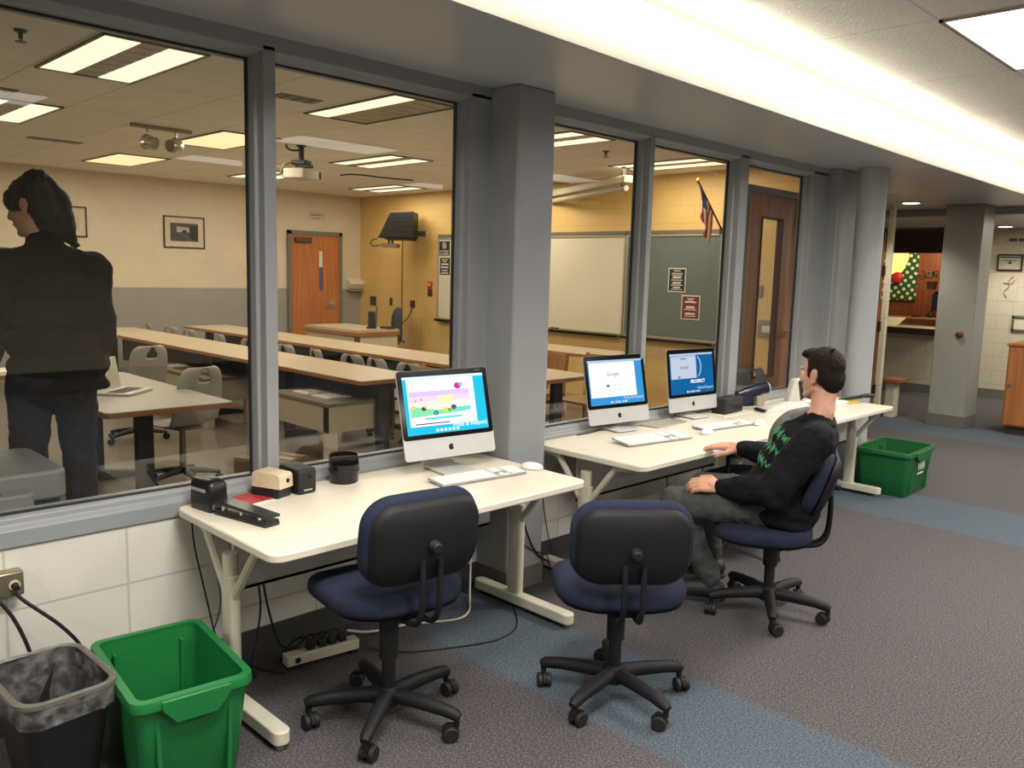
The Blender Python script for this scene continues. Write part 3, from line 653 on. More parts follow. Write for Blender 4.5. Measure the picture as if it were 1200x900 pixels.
bp = nt.nodes.new('ShaderNodeBump'); bp.inputs['Strength'].default_value = .8; bp.inputs['Distance'].default_value = .02; nt.links.new(nz.outputs['Fac'], bp.inputs['Height']); nt.links.new(bp.outputs['Normal'], b.inputs['Normal'])
g = G(); g.loft([ring(.384,.288,.07,.285,.006),ring(.382,.286,.07,.325,.003),ring(.380,.284,.07,.356,.002),ring(.362,.262,.065,.362,.002),ring(.344,.246,.06,.345,.003),ring(.31,.22,.06,.22,.008),ring(.27,.18,.05,.10,.008)], cap=False)
g.build('liner', lm, t, ang=60)
lr = G(); lr.loft([[p+V((0,0,0)) for p in ring(.386,.290,.07,.345)],[p for p in ring(.386,.290,.07,.358)],[p for p in ring(.366,.268,.065,.363)],[p for p in ring(.350,.252,.06,.356)]], cap=False)
lr.build('liner_rim', mat('liner_edge', (118,112,102), rough=.3, alpha=.7, bump=.6, bscale=60), t)

# ------------------------------------------------------------------ small things on the nearest desk
BK = mat('black_gloss', (20,20,21), rough=.28); BKM = mat('black_matte', (30,30,31), rough=.55)
t = thing('electric_stapler', 'upright black electric stapler with silver label at the desk\'s left corner', 'stapler', (-2.985,1.385,.70), radians(8))
G().loft([[V((x,y,z)) for x, y in rrect(d, w, r, 5, cx)] for d, w, z, r, cx in ((.135,.075,0,.012,0),(.14,.08,.03,.014,0),(.136,.078,.10,.016,0),(.120,.068,.118,.022,-.004),(.07,.04,.124,.018,-.004))]).build('stapler_body', BK, t, ang=50)
G().box(-.052,.038,-.0415,-.040,.074,.086).build('silver_label', mat('silver', (190,188,182), metal=.4, rough=.35), t)
G().box(.0705,.073,-.03,.03,.012,.034).build('staple_slot', mat('silver', (190,188,182)), t)
t = thing('hole_punch', 'long flat black three-hole punch lying in front of the stapler', 'hole punch', (-2.77,1.425,.70), radians(12))
G().prism(rrect(.29,.07,.012,4), 0, .012).build('punch_base', BKM, t, bevel=.002)
G().prism([(-.145,.012),(.14,.012),(.14,.02),(-.145,.02)], -.03, .03, 'Y').build('punch_tray', BK, t, bevel=.001)
G().prism([(-.145,.040),(.145,.030),(.145,.040),(-.13,.056),(-.145,.054)], -.033, .033, 'Y').build('punch_lever', BK, t, bevel=.003)
for x in (-.10,0,.10): G().cyl((x,-.02,.018),(x,-.02,.04),.008,n=12).build('punch_pin', mat('chrome', (205,200,190)), t)
t = thing('paper_sheet', 'white paper sheet lying under the red pad', 'paper', (-3.0,1.565,.7003), radians(10))
G().prism(rrect(.17,.21,.002,1), 0, .0012).build('sheet', mat('paper_white', (226,222,212)), t)
pp = tag(G().prism(rrect(.135,.165,.004,2), 0, .004).build('red_pad', mat('red_pad', (176,52,56), rough=.6, var=.22, scale=60)), 'red patterned pad on the white paper behind the stapler', 'notepad'); pp.location = (-3.005,1.555,.7018); pp.rotation_euler.z = radians(10)
def sharpener(loc, rz, label, top, low, split):
    t = thing('pencil_sharpener', label, 'pencil sharpener', loc, rz, 'electric pencil sharpeners'); t.scale = (1.15,)*3
    P = [(-.062,.02),(-.055,.085),(-.042,.092),(.052,.086),(.062,.078)]
    if split:
        G().prism([(-.062,.03)]+P[1:]+[(.064,.036),(-.062,.036)], -.036, .036, 'Y').build('upper_body', top, t, bevel=.005)
        G().prism([(-.060,0),(.052,0),(.060,.012),(.058,.037),(-.060,.037)], -.034, .034, 'Y').build('shavings_drawer', low, t, bevel=.003)
    else:
        G().prism([(-.062,0),(-.058,.088),(-.045,.096),(.056,.090),(.064,.082),(.064,.006),(.058,0)], -.037, .037, 'Y').build('upper_body', top, t, bevel=.005)
        G().box(.062,.066,-.033,.033,.006,.03).build('shavings_drawer', low, t, bevel=.001)
        G().box(.0661,.0665,-.018,.018,.013,.018).build('label_strip', mat('silver', (190,188,182)), t)
    G().cyl((.060,.008,.061),(.0655,.008,.0605),.0075,n=16).build('pencil_hole', mat('hole_black', (8,8,8), rough=.8), t)
sharpener((-3.0,1.655,.70), radians(22), 'beige and black electric pencil sharpener beside the red pad', mat('beige_plastic', (218,200,168), rough=.45), BKM, True)
sharpener((-3.005,1.772,.70), radians(6), 'all black electric pencil sharpener right of the beige one', BKM, BK, False)
t = thing('pencil_cup', 'round black stepped pencil cup against the window sill', 'pencil cup', (-3.01,2.005,.70), radians(-15)); t.scale = (1.1,1.1,1.0)
n = 32
def cupring(r, f): return [V((r*cos(2*pi*i/n), r*sin(2*pi*i/n), f(cos(2*pi*i/n)))) for i in range(n)]
stepz = lambda c: .082+.040*max(0, min(1, (.25-c)*2.5))
G().loft([cupring(.052,lambda c:0),cupring(.056,lambda c:.006),cupring(.058,lambda c:.06),cupring(.059,stepz),cupring(.054,stepz),cupring(.051,lambda c:.06),cupring(.05,lambda c:.008)]).build('cup_body', BK, t, ang=35)
G().box(-.004,.004,-.052,.052,.008,.112).build('divider', BK, t, bevel=.001)
G().loft([cupring(.0596,lambda c:.052),cupring(.0610,lambda c:.056),cupring(.0596,lambda c:.060)], cap=False).build('band', BKM, t)

# ------------------------------------------------------------------ things on the far desk and side table
t = thing('speaker_box', 'small black box beside the blue tape dispenser, behind the right-hand computer', 'box', (-2.985,5.12,.70), radians(4))
G().prism(rrect(.11,.27,.015,4), 0, .105).build('box_body', BKM, t, bevel=.006)
G().box(.054,.057,-.10,.10,.02,.085).build('front_panel', BK, t, bevel=.002)
t = thing('tape_dispenser', 'dark blue machine with round grey end cap on the side table by the last pane', 'tape dispenser', (-2.975,5.42,.70), radians(65))
NB = mat('navy_gloss', (16,20,48), rough=.25)
G().prism(rrect(.24,.11,.02,4), 0, .02).build('base_plate', mat('clear_tan', (168,158,136), rough=.3), t, bevel=.004)
G().tube([(-.12,0,.10),(-.05,0,.118),(.05,0,.135),(.125,0,.145)], [.026,.036,.042,.044], n=20, smooth=1).build('motor_housing', NB, t)
G().cyl((.123,0,.145),(.139,0,.147),.043,.038,n=24).cyl((.138,0,.147),(.142,0,.147),.018,n=16).build('end_cap', mat('light_grey_plastic', (170,172,176), rough=.4), t, bevel=.003)
G().box(-.09,.01,-.03,.03,.015,.11).build('pillar_stem', NB, t, bevel=.01)
G().box(.03,.10,-.035,.035,.018,.09).build('shavings_cup', mat('clear_tan', (168,158,136)), t, bevel=.008)
t = thing('heavy_stapler', 'light grey heavy-duty desk stapler with long lever arm, left of the man\'s face', 'stapler', (-2.76,5.50,.70), radians(64))
LG = mat('light_grey_metal', (196,192,182), rough=.4)
G().loft([[V((x,y,z)) for x, y in rrect(d, w, .03, 5, cx)] for d, w, z, cx in ((.40,.15,0,0),(.40,.15,.012,0),(.34,.12,.035,.02),(.2,.09,.07,.06))]).build('base', LG, t)
G().prism([(-.21,.004),(-.06,.004),(-.06,.016),(-.20,.022)], -.06, .06, 'Y').build('front_lip', BKM, t, bevel=.004)
G().prism([(.0,.04),(.17,.04),(.14,.20),(.10,.235),(.06,.225)], -.032, .032, 'Y').build('upright', LG, t, bevel=.012)
G().prism([(.08,.215),(.12,.235),(.15,.10),(.11,.07)], -.036, .036, 'Y').build('pivot_block', BKM, t, bevel=.008)
G().prism([(.10,.19),(.32,.255),(.33,.285),(.11,.235)], -.02, .02, 'Y').build('lever_arm', LG, t, bevel=.006)
t = thing('tray', 'white plastic tray hidden partly by the man\'s chin on the far desk', 'tray', (-2.64,5.90,.70), radians(5))
G().loft([[V((x,y,z)) for x, y in rrect(d, w, .03, 4)] for d, w, z in ((.20,.26,0),(.24,.30,.045),(.245,.305,.05),(.225,.285,.048),(.19,.25,.008))]).build('tray_body', KEY, t, ang=30)
t = thing('paper_trimmer', 'yellow-edged paper trimmer with black handle at the far end of the desk', 'paper cutter', (-2.72,6.24,.70), radians(76))
G().prism(rrect(.30,.22,.01,3), 0, .02).build('board', mat('trimmer_board', (206,190,130), rough=.5), t, bevel=.003)
G().box(-.15,.15,-.112,-.10,.02,.032).build('ruler_edge', mat('ruler_yellow', (208,190,60), rough=.5), t, bevel=.001)
G().tube([(-.10,-.115,.04),(.08,-.12,.05),(.16,-.125,.055)], [.009,.010,.010], n=8, flat=1.4).build('blade_arm', BKM, t)
G().tube([(.14,-.125,.056),(.20,-.13,.06),(.27,-.135,.055)], [.014,.018,.015], n=10, smooth=1).build('handle', BKM, t)

# ------------------------------------------------------------------ electrics and cables
t = thing('outlet_box', 'metal surface outlet box on the white block wall at left edge', 'outlet', (-3.1,.69,.545))
G().box(0,.055,-.075,.075,-.042,.042).build('box_body', mat('galvanised', (150,140,116), metal=.7, rough=.3), t, bevel=.006)
for y in (-.028, .045):
    p = G().cyl((.055,y,-.002),(.062,y,-.002),.017,n=18).build('socket', mat('ivory', (214,204,178), rough=.4), t)
    G().cyl((.062,y,-.002),(.082,y,-.006),.013,.010,n=14).build('plug', BKM, p)
def cable(name, label, pts, r, m, smooth=2):
    return tag(G().tube(pts, r, n=8, smooth=smooth).build(name, m), label, 'cable')
CB = mat('black_cable', (20,20,22), rough=.5); CW = mat('white_cable', (214,208,194), rough=.5); CN = mat('navy_cable', (40,48,84), rough=.5)
cable('power_cable', 'black power cable hanging from the outlet box towards the green bin', [(-3.03,.735,.520),(-3.02,.748,.497),(-3.0,.80,.445),(-2.99,.86,.38),(-2.975,.92,.29),(-3.0,.97,.10),(-3.02,1.0,.008)], .0065, CB)
cable('power_cable', 'black power cable dropping straight behind the trash basket', [(-3.03,.665,.52),(-3.02,.690,.50),(-3.01,.73,.42),(-3.0,.765,.30),(-3.01,.80,.12),(-3.02,.84,.008)], .0065, CB)
cable('data_cable', 'black cable hanging down beside the desk leg nearest the green bin', [(-3.04,1.34,.66),(-3.05,1.35,.55),(-3.05,1.37,.45),(-3.05,1.41,.25),(-3.05,1.43,.14),(-3.0,1.50,.05),(-2.95,1.56,.008),(-2.85,1.62,.006)], .0035, CB)
cable('data_cable', 'thin navy cable hanging behind the near desk leg', [(-3.06,1.42,.66),(-3.06,1.43,.47),(-3.05,1.455,.34),(-3.05,1.452,.25),(-3.05,1.40,.13),(-3.04,1.38,.01)], .0028, CN)
cable('power_cable', 'black cable under the near desk, left one of two above the power strip', [(-3.03,1.60,.60),(-3.05,1.615,.34),(-3.05,1.63,.22),(-3.04,1.60,.09),(-3.0,1.55,.012),(-2.9,1.52,.006)], .0045, CB)
cable('power_cable', 'black cable running down into the left end of the power strip', [(-2.97,1.575,.60),(-2.95,1.585,.36),(-2.945,1.605,.24),(-2.94,1.64,.10),(-2.90,1.67,.075),(-2.875,1.70,.09)], .005, CB)
cable('power_cable', 'white cable looping over the carpet under the near desk', [(-3.05,2.84,.60),(-3.06,2.83,.40),(-3.05,2.80,.22),(-3.0,2.75,.06),(-2.9,2.66,.006),(-2.83,2.60,.006),(-2.78,2.50,.006),(-2.84,2.38,.006),(-2.90,2.28,.008),(-2.88,2.05,.04),(-2.87,1.93,.09)], .005, CW)
cable('floor_cable', 'thin black cable curving across the carpet by the pillar', [(-2.95,2.90,.006),(-2.80,2.84,.006),(-2.55,2.66,.006),(-2.50,2.50,.006),(-2.54,2.36,.006),(-2.68,2.08,.006),(-2.80,1.98,.02)], .0032, CB)
cable('power_cable', 'black cable draped in front of the square pillar under the desk', [(-2.865,2.93,.52),(-2.862,2.97,.40),(-2.86,3.03,.25),(-2.86,3.10,.155),(-2.88,3.20,.10),(-2.95,3.30,.03),(-2.98,3.36,.008)], .005, CB)
cable('data_cable', 'navy cable crossing the lower pillar', [(-2.866,2.90,.34),(-2.862,2.945,.28),(-2.862,3.05,.195),(-2.88,3.19,.14),(-2.96,3.30,.05),(-3.0,3.36,.006)], .0032, CN)
cable('data_cable', 'navy cable hanging on the white wall just right of the pillar', [(-3.06,3.33,.60),(-3.06,3.335,.40),(-3.06,3.38,.20),(-3.04,3.42,.02)], .0032, CN)
cable('data_cable', 'thin black cable hanging below the middle desk by the man\'s lap', [(-3.02,4.44,.62),(-3.0,4.455,.33),(-3.0,4.48,.12),(-2.98,4.5,.006)], .003, CB)
cable('power_cable', 'black cable dropping under the desk edge behind the man\'s hand', [(-2.93,4.78,.62),(-2.91,4.74,.38),(-2.92,4.70,.25),(-2.95,4.68,.006)], .0045, CB)
cable('power_cable', 'black power cord curling behind the white search page computer', [(-3.085,3.86,.708),(-3.075,3.80,.704),(-3.06,3.72,.704),(-3.065,3.62,.704)], .0035, CB, 1)
cable('power_cable', 'black power cord at the left foot of the dark blue computer', [(-3.06,4.63,.79),(-3.07,4.62,.73),(-3.06,4.56,.704),(-3.05,4.50,.704)], .0035, CB, 1)
t = thing('power_strip', 'beige power strip with black plugs on the carpet under the near desk', 'power strip', (-2.865,1.80,.0), radians(82))
G().prism(rrect(.32,.055,.006,3), .02, .062).build('strip_body', mat('ivory', (214,204,178)), t, bevel=.003)
for s in (-.14, .14): G().box(s-.012,s+.012,-.02,.02,0,.022).build('foot', BKM, t)
G().cyl((-.115,-.028,.041),(-.115,-.031,.041),.012,n=16).build('switch', BKM, t)
for i, x in enumerate((-.05, 0, .045, .09)):
    p = G().box(x-.017,x+.017,-.016,.016,.062,.095).build('plug', BKM, t, bevel=.005)
    G().tube([(x,0,.093),(x-.01,.01,.115),(x-.05,.03,.11),(x-.09,.05,.06),(x-.10,.07,.006)], .0045, n=8, smooth=2).build('cord', CB, p)

# middle desk extras
t = thing('laptop_stand', 'flat grey metal tray on the middle desk between the two computers', 'tray', (-2.985,4.36,.70), radians(4))
G().prism(rrect(.14,.36,.01,3), 0, .008).build('tray_plate', mat('grey_tray', (168,164,152), metal=.3, rough=.35), t, bevel=.002)
# ------------------------------------------------------------------ classroom furniture
LAM = mat('table_laminate', (196,178,148), rough=.35, var=.03, scale=6)
LAMG = mat('table_laminate_grey', (164,158,146), rough=.35, var=.03, scale=6)
EDGEW = wood('edge_wood', (150,96,54), (176,118,70), 'X', rough=.45)
def long_table(x0, x1, y0, y1, label, lam=LAM, z=.74, apron=True, legs=None, inset=.16):
    w, d = x1-x0, y1-y0
    t = thing('classroom_table', label, 'table', ((x0+x1)/2, (y0+y1)/2, 0), 0, 'long classroom tables')
    G().prism(rrect(w, d, .03, 4), z-.004, z).build('table_top', lam, t)
    G().prism(rrect(w+.006, d+.006, .033, 4), z-.036, z-.004).build('wood_edge', EDGEW, t, bevel=.002)
    if apron: G().box(-w/2+.18, w/2-.18, d*.18, d*.18+.02, z-.42, z-.04).build('modesty_panel', mat('dark_panel', (44,42,40), rough=.6), t)
    n = legs or max(2, round(w/1.6)+1)
    for i in range(n):
        x = -w/2+inset+(w-2*inset)*i/(n-1)
        l = G().box(x-.03, x+.03, -.055, .055, .05, z-.036).build('leg', mat('black_steel', (28,28,29), rough=.45), t, bevel=.006)
        G().prism([(-d*.46,.0),(-d*.46,.03),(-.06,.075),(.06,.075),(d*.46,.03),(d*.46,0)], x-.035, x+.035, 'X').build('foot', mat('black_steel', (28,28,29)), l, bevel=.004)
    return t
long_table(-6.95, -5.06, 1.74, 2.53, 'grey-topped table with the open laptop, nearest the window, right of the woman', LAMG, legs=2, apron=False, inset=.48)
long_table(-9.2, -7.2, 1.12, 1.84, 'table at left edge of the view, in front of the woman\'s hands', LAM, legs=2)
long_table(-11.75, -5.43, 3.78, 4.42, 'long wood-edged table in the second row, its end just left of the near computer')
long_table(-11.75, -5.98, 5.12, 5.76, 'long wood-edged table in the front row, nearest the teacher\'s desk')
long_table(-5.90, -4.66, 5.06, 5.72, 'tan library table with wooden chairs behind the white search page computer', LAM, legs=2, apron=False)
long_table(-7.6, -5.75, 7.1, 7.8, 'tan library table beneath the whiteboard and blackboard', LAM, legs=2, apron=False)
# shell chairs with a hand hole
SHELL = mat('grey_shell', (164,156,144), rough=.45, var=.04, scale=8)
def shell_mesh():
    prof = [(.23,.435),(.215,.452),(.15,.450),(.05,.440),(-.06,.438),(-.13,.450),(-.175,.485),(-.20,.54),(-.215,.62),(-.232,.70),(-.248,.78),(-.255,.83),(-.258,.87),(-.259,.888)]
    wd = [.36,.42,.44,.45,.45,.44,.43,.43,.425,.415,.40,.37,.32,.22]
    nu = 14; vs = []; fs = []
    for i, (x, z) in enumerate(prof):
        for j in range(nu+1):
            s = -1+2*j/nu; y = s*wd[i]/2
            k = .045*abs(s)**2.2 if i >= 6 else 0
            vs.append(V((x+k, y, z+(.018*abs(s)**2 if 1 < i < 6 else 0))))
    hole = {(10, j) for j in range(5, 9)} | {(11, j) for j in (6, 7)}
    for i in range(len(prof)-1):
        for j in range(nu):
            if (i, j) in hole: continue
            a = i*(nu+1)+j; fs.append((a, a+1, a+nu+2, a+nu+1))
    me = bpy.data.meshes.new('chair_shell'); me.from_pydata(vs, [], fs); me.materials.append(SHELL)
    for p in me.polygons: p.use_smooth = True
    return me
SHM = shell_mesh()
CS = 'grey shell classroom chairs'
def shell_chair(label):
    t = thing('classroom_chair', label, 'chair', (0,0,0), 0, CS)
    o = bpy.data.objects.new('seat_shell', SHM); C.objects.link(o); o.parent = t
    s = o.modifiers.new('sol', 'SOLIDIFY'); s.thickness = .011; s.offset = 0
    u = o.modifiers.new('sub', 'SUBSURF'); u.levels = 1; u.render_levels = 1
    st = mat('black_steel', (28,28,29))
    G().cyl((0,0,.08),(0,0,.41),.026,.022,n=14).box(-.10,.10,-.09,.09,.41,.436).build('column', mat('chair_column', (118,108,94), rough=.4), t, bevel=.004)
    g = G()
    for k in range(5):
        a = 2*pi*k/5+.3; d = V((cos(a), sin(a), 0)); g.tube([V((0,0,.10)), V((0,0,.085))+d*.14, V((0,0,.065))+d*.26], [.028,.022,.016], n=8)
    g.build('base', st, t)
    for k in range(5):
        a = 2*pi*k/5+.3; d = V((cos(a), sin(a), 0)); p = d*.255
        G().cyl(p+V((-.018,0,.026)), p+V((.018,0,.026)), .026, n=14).cyl(p+V((0,0,.03)), p+V((0,0,.07)), .009, n=8).build('caster', st, t)
    return t
sc = shell_chair('grey shell chair tucked under the laptop table, right one of the pair near the woman'); sc.location = (-6.02,2.60,0); sc.rotation_euler.z = radians(196)
clone(sc, (-7.75,2.92,0), radians(196), 'grey shell chair tucked under the laptop table, left one nearest the woman\'s arm')
# chair tops that show above the second-row table, found from left to right
row = [(-11.95,78,'small grey chair back just right of the woman, above the second-row table'),
 (-11.3,102,'second grey chair back right of the woman, above the second-row table'),
 (-10.7,95,'grey chair back under the left end of the front-row table'),
 (-9.8,85,'grey chair back with hand hole, left of the dark mullion'),
 (-9.1,108,'grey chair back cut off by the left edge of the dark mullion'),
 (-8.25,92,'grey chair back with hand hole just right of the dark mullion'),
 (-7.6,80,'low grey chair back in front of the teacher\'s desk'),
 (-7,98,'grey chair back midway between mullion and near computer'),
 (-6.55,88,'grey chair back just above the near computer, left one'),
 (-6.08,100,'grey chair back just above the near computer, right one')]
for x, a, lab in row:
    c = clone(sc, (x, 4.93, 0), radians(a), lab); c.scale = (.9,.9,.87)
# laptop and papers
t = thing('laptop', 'silver open laptop on the grey table behind the woman', 'laptop', (-5.82,2.13,.74), radians(62))
LP = mat('laptop_silver', (206,200,190), metal=.3, rough=.35)
G().prism(rrect(.23,.33,.015,4), .002, .018).build('laptop_base', LP, t, bevel=.002)
G().box(-.06,.06,-.14,.14,.018,.0186).build('keys', mat('dark_keys', (46,44,42), rough=.6), t)
G().box(-.112,-.06,-.05,.05,.018,.0183).build('trackpad', mat('trackpad', (180,174,164), rough=.4), t)
t.rotation_euler.z = radians(222)
sc2 = G().prism(rrect(.22,.33,.012,4), 0, .008, 'Z', Matrix.Translation((.115,0,.014)) @ Matrix.Rotation(radians(100), 4, 'Y') @ Matrix.Translation((-.11,0,0))).build('laptop_screen', LP, t, bevel=.002)
t = thing('open_book', 'open white papers on the table at left edge before the woman', 'papers', (-7.55,1.68,.74), radians(30))
G().loft([[V((x,-.15,z)),V((x,.15,z))] for x, z in ((-.22,.004),(-.12,.02),(-.02,.012),(0,.004),(.02,.012),(.12,.02),(.22,.004))], cap=False, closed=False).build('pages', mat('paper_white', (226,222,212)), t)
G().box(-.225,.225,-.155,.155,0,.003).build('cover', mat('paper_grey', (150,146,138), rough=.7), t)
t = thing('laptop', 'closed dark-edged laptop on the table at left edge', 'laptop', (-7.42,1.32,.74), radians(80))
G().prism(rrect(.24,.34,.015,4), 0, .012).build('laptop_base', mat('dark_keys', (46,44,42)), t, bevel=.002)
G().prism(rrect(.24,.34,.015,4), .013, .021).build('laptop_screen', LP, t, bevel=.002)
# beige cabinets under the tables
CAB = mat('beige_cabinet', (190,176,144), rough=.5, var=.04)
def under_cabinet(x0, x1, y0, y1, h, label):
    t = thing('computer_cart', label, 'cabinet', ((x0+x1)/2,(y0+y1)/2,0), 0, 'beige under-table stands')
    w, d = (x1-x0)/2, (y1-y0)/2
    G().box(-w,w,-d,d,h-.03,h).build('top', mat('cart_top', (120,110,92), rough=.5), t, bevel=.003)
    G().box(-w+.01,w-.01,-d+.01,-d+.03,h-.24,h-.03).box(w-.03,w-.01,-d+.03,d-.01,h-.24,h-.03).build('apron', CAB, t)
    for sx in (-1,1):
        for sy in (-1,1): G().box(sx*(w-.05)-.045,sx*(w-.05)+.045,sy*(d-.05)-.04,sy*(d-.05)+.04,0,h-.03).build('leg', CAB, t, bevel=.003)
    for k in (-.35,.3): G().box(w*k-.12,w*k+.12,-d*.6,d*.2,h,h+.012).build('paper_stack', mat('paper_white', (226,222,212)), t)
under_cabinet(-6.55,-5.62,3.60,4.19,.55,'beige stand with papers under the end of the second-row table, behind the near computer')
under_cabinet(-9.6,-7.9,3.66,4.19,.50,'beige stand under the second-row table behind the two grey chairs')
t = thing('cardboard_box', 'brown box modelled for a reflection of boxes just left of the dark mullion', 'box', (-5.45,3.0,0), radians(20))  # solid box stands in for a reflection of boxes in the glass
KB = mat('cardboard', (122,100,78), rough=.8, var=.06)
G().box(-.2,.2,-.16,.16,0,.24).build('box_body', KB, t, bevel=.004)
for s in (-1, 1): G().box(-.2,.2,s*.16-.075 if s > 0 else -.158, .158 if s > 0 else -.085, .241,.246).build('flap', KB, t)
G().box(-.201,.201,-.022,.022,.239,.2475).build('tape', mat('tape_tan', (150,126,94), rough=.4), t)
# wooden library chairs
WC = wood('chair_wood', (150,104,60), (178,130,82), 'Z', rough=.4, scale=5)
def wood_chair(label):
    t = thing('wooden_chair', label, 'chair', (0,0,0), 0, 'wooden library chairs')
    G().prism(rrect(.42,.43,.03,3), .43, .455).build('seat', WC, t, bevel=.005)
    for s in (-1,1):
        G().box(.155,.195,s*.19-.02,s*.19+.02,0,.43).build('leg', WC, t, bevel=.004)
        G().tube([(-.20,s*.19,0),(-.19,s*.19,.43),(-.23,s*.19,.83)], .021, n=6).build('leg', WC, t)
        G().box(-.18,.16,s*.19-.011,s*.19+.011,.18,.215).build('side_rail', WC, t)
    bk = [V((-.225-.03*(1-(y/.2)**2), y, 0)) for y in [-.2+.4*i/10 for i in range(11)]]
    for z0, z1 in ((.66,.82),):
        G().loft([[p+V((.008,0,z0)) for p in bk]+[p+V((-.010,0,z0)) for p in bk[::-1]], [p+V((-.006,0,z1)) for p in bk]+[p+V((-.024,0,z1)) for p in bk[::-1]]]).build('back_rest', WC, t)
    G().box(-.205,-.185,-.18,.18,.30,.345).box(-.205,-.185,-.18,.18,.16,.195).build('back_rail', WC, t)
    return t
wc = wood_chair('wooden chair with curved back, nearest the square pillar at the tan library table'); wc.location = (-5.66,6.03,0); wc.rotation_euler.z = radians(-92)
clone(wc, (-6.35,6.55,0), radians(80), 'wooden chair behind the one nearest the pillar, facing the far tan table')
clone(wc, (-5.02,6.02,0), radians(-95), 'wooden chair between the two middle computers, dark back towards the glass')
clone(wc, (-5.36,6.85,0), radians(110), 'wooden chair glimpsed above the dark-backed one, by the blackboard')
clone(wc, (-5.28,4.66,0), radians(88), 'wooden chair with slatted back rails under the tan table, right of the pillar')
# dark grey chair right behind the last pane
t = thing('classroom_chair', 'dark grey curved chair back standing behind the last pane near the wooden door', 'chair', (-3.68,6.32,0), radians(165), None)
DG = mat('dark_shell', (84,84,82), rough=.5)
m2 = SHM.copy(); m2.materials.clear(); m2.materials.append(DG)
o = bpy.data.objects.new('seat_shell', m2); C.objects.link(o); o.parent = t; s = o.modifiers.new('sol', 'SOLIDIFY'); s.thickness = .011; o.modifiers.new('sub', 'SUBSURF')
for sx in (-1, 1):
    for sy in (-1, 1): G().tube([(sx*.12,sy*.14,.44),(sx*.2,sy*.2,0)], .012, n=8).build('leg', mat('chrome', (205,200,190)), t)
# teacher's desk and chair
t = thing('teacher_desk', 'cream teacher\'s desk with wood-edged top in front of the orange wooden door', 'desk', (-10.55,7.16,0))
G().prism(rrect(1.36,.76,.02,3), .715, .75).build('desk_top', LAM, t)
G().prism(rrect(1.38,.78,.02,3), .66, .715).build('wood_edge', EDGEW, t, bevel=.003)
CP = mat('cream_panel', (212,198,164), rough=.5)
G().box(-.66,.60,-.36,-.34,.05,.66).build('front_panel', CP, t); G().box(.64,.66,-.30,.36,.05,.66).build('side_panel', CP, t); G().box(-.66,-.64,-.34,.36,0,.66).build('side_panel', CP, t)
G().box(.60,.66,-.36,-.30,0,.66).build('corner_post', mat('post_brown', (86,68,50), rough=.5), t)
t = thing('webcam_stand', 'small black document camera standing on the teacher\'s desk', 'camera', (-10.12,7.22,.75), radians(-40))
G().prism(rrect(.16,.14,.02,3), 0, .025).build('base', BKM, t, bevel=.003)
G().box(-.06,.04,-.05,.05,.02,.25).build('housing', BKM, t, bevel=.012); G().tube([(-.02,.06,.02),(-.02,.075,.3),(.05,.07,.33),(.12,.06,.33)], .012, n=8, smooth=1).build('arm', mat('arm_metal', (140,132,112), metal=.5, rough=.4), t)
tb = tag(G().prism(rrect(.2,.13,.01,3), 0, .03).build('remote_box', BKM, bevel=.004), 'small flat black box on the teacher\'s desk', 'box'); tb.location = (-9.98,7.40,.75)
BG = mat('slate_fabric', (62,68,80), rough=.85, var=.08, scale=40)
t = thing('office_chair', 'slate grey office chair with armrests behind the teacher\'s desk', 'chair', (-10.88,7.98,0), radians(243))
G().loft([[V((-.24-.03*abs(z-.72)+.05*(y/.24)**2+x, y, z)) for y, z in rrect(w, h, .2, 7, 0, .74)] for w, h, x in ((.44,.52,.03),(.48,.56,0),(.46,.54,-.04),(.36,.42,-.06))]).build('backrest', BG, t, ang=60)
G().loft([[V((x,y,z)) for x, y in rrect(d, w, .1, 5)] for w, d, z in ((.44,.42,.42),(.5,.48,.44),(.5,.48,.49),(.44,.42,.505))]).build('seat', BG, t)
for s in (-1,1): G().tube([(-.1,s*.26,.43),(-.05,s*.29,.5),(-.04,s*.29,.66)], .015, n=8, smooth=1).box(-.14,.13,s*.29-.03,s*.29+.03,.66,.69).build('armrest', BKM, t, bevel=.006)
G().cyl((0,0,.1),(0,0,.42),.03,n=12).build('column', BKM, t)
g = G()
for k in range(5):
    a = 2*pi*k/5; d = V((cos(a), sin(a), 0)); g.tube([V((0,0,.11)), V((0,0,.08))+d*.28], [.03,.018], n=8)
g.build('base', BKM, t)
for k in range(5):
    a = 2*pi*k/5; p = V((cos(a), sin(a), 0))*.28; G().cyl(p+V((0,-.02,.03)), p+V((0,.02,.03)), .03, n=12).cyl(p+V((0,0,.03)), p+V((0,0,.08)), .01, n=8).build('caster', BKM, t)

# ------------------------------------------------------------------ classroom walls: boards, signs, outlets
FY = 8.6
ALW = mat('board_frame', (176,168,148), metal=.4, rough=.4)
def board(x0, x1, z0, z1, label, cat, m, tray=True, group=None):
    w = (x1-x0)/2; t = thing(cat.replace(' ', '_'), label, cat, ((x0+x1)/2, FY, 0), 0, group)
    G().box(-w,w,-.018,-.002,z0,z1).build('board_surface', m, t)
    G().box(-w-.025,-w,-.03,-.002,z0-.02,z1+.02).box(w,w+.025,-.03,-.002,z0-.02,z1+.02).box(-w,w,-.03,-.002,z1,z1+.025).box(-w,w,-.03,-.002,z0-.025,z0).build('frame', ALW, t, bevel=.003)
    G().box(-w-.02,w+.02,-.028,-.002,z1+.028,z1+.075).build('map_rail', mat('cork_rail', (116,106,88), rough=.6), t, bevel=.002)
    if tray: G().box(-w,w,-.10,-.002,z0-.05,z0-.025).box(-w,w,-.10,-.095,z0-.05,z0-.01).build('tray', mat('tray_brown', (120,104,76), rough=.5), t)
    return t
WBM = mat('whiteboard', (226,218,192), rough=.22, var=.02, scale=2)
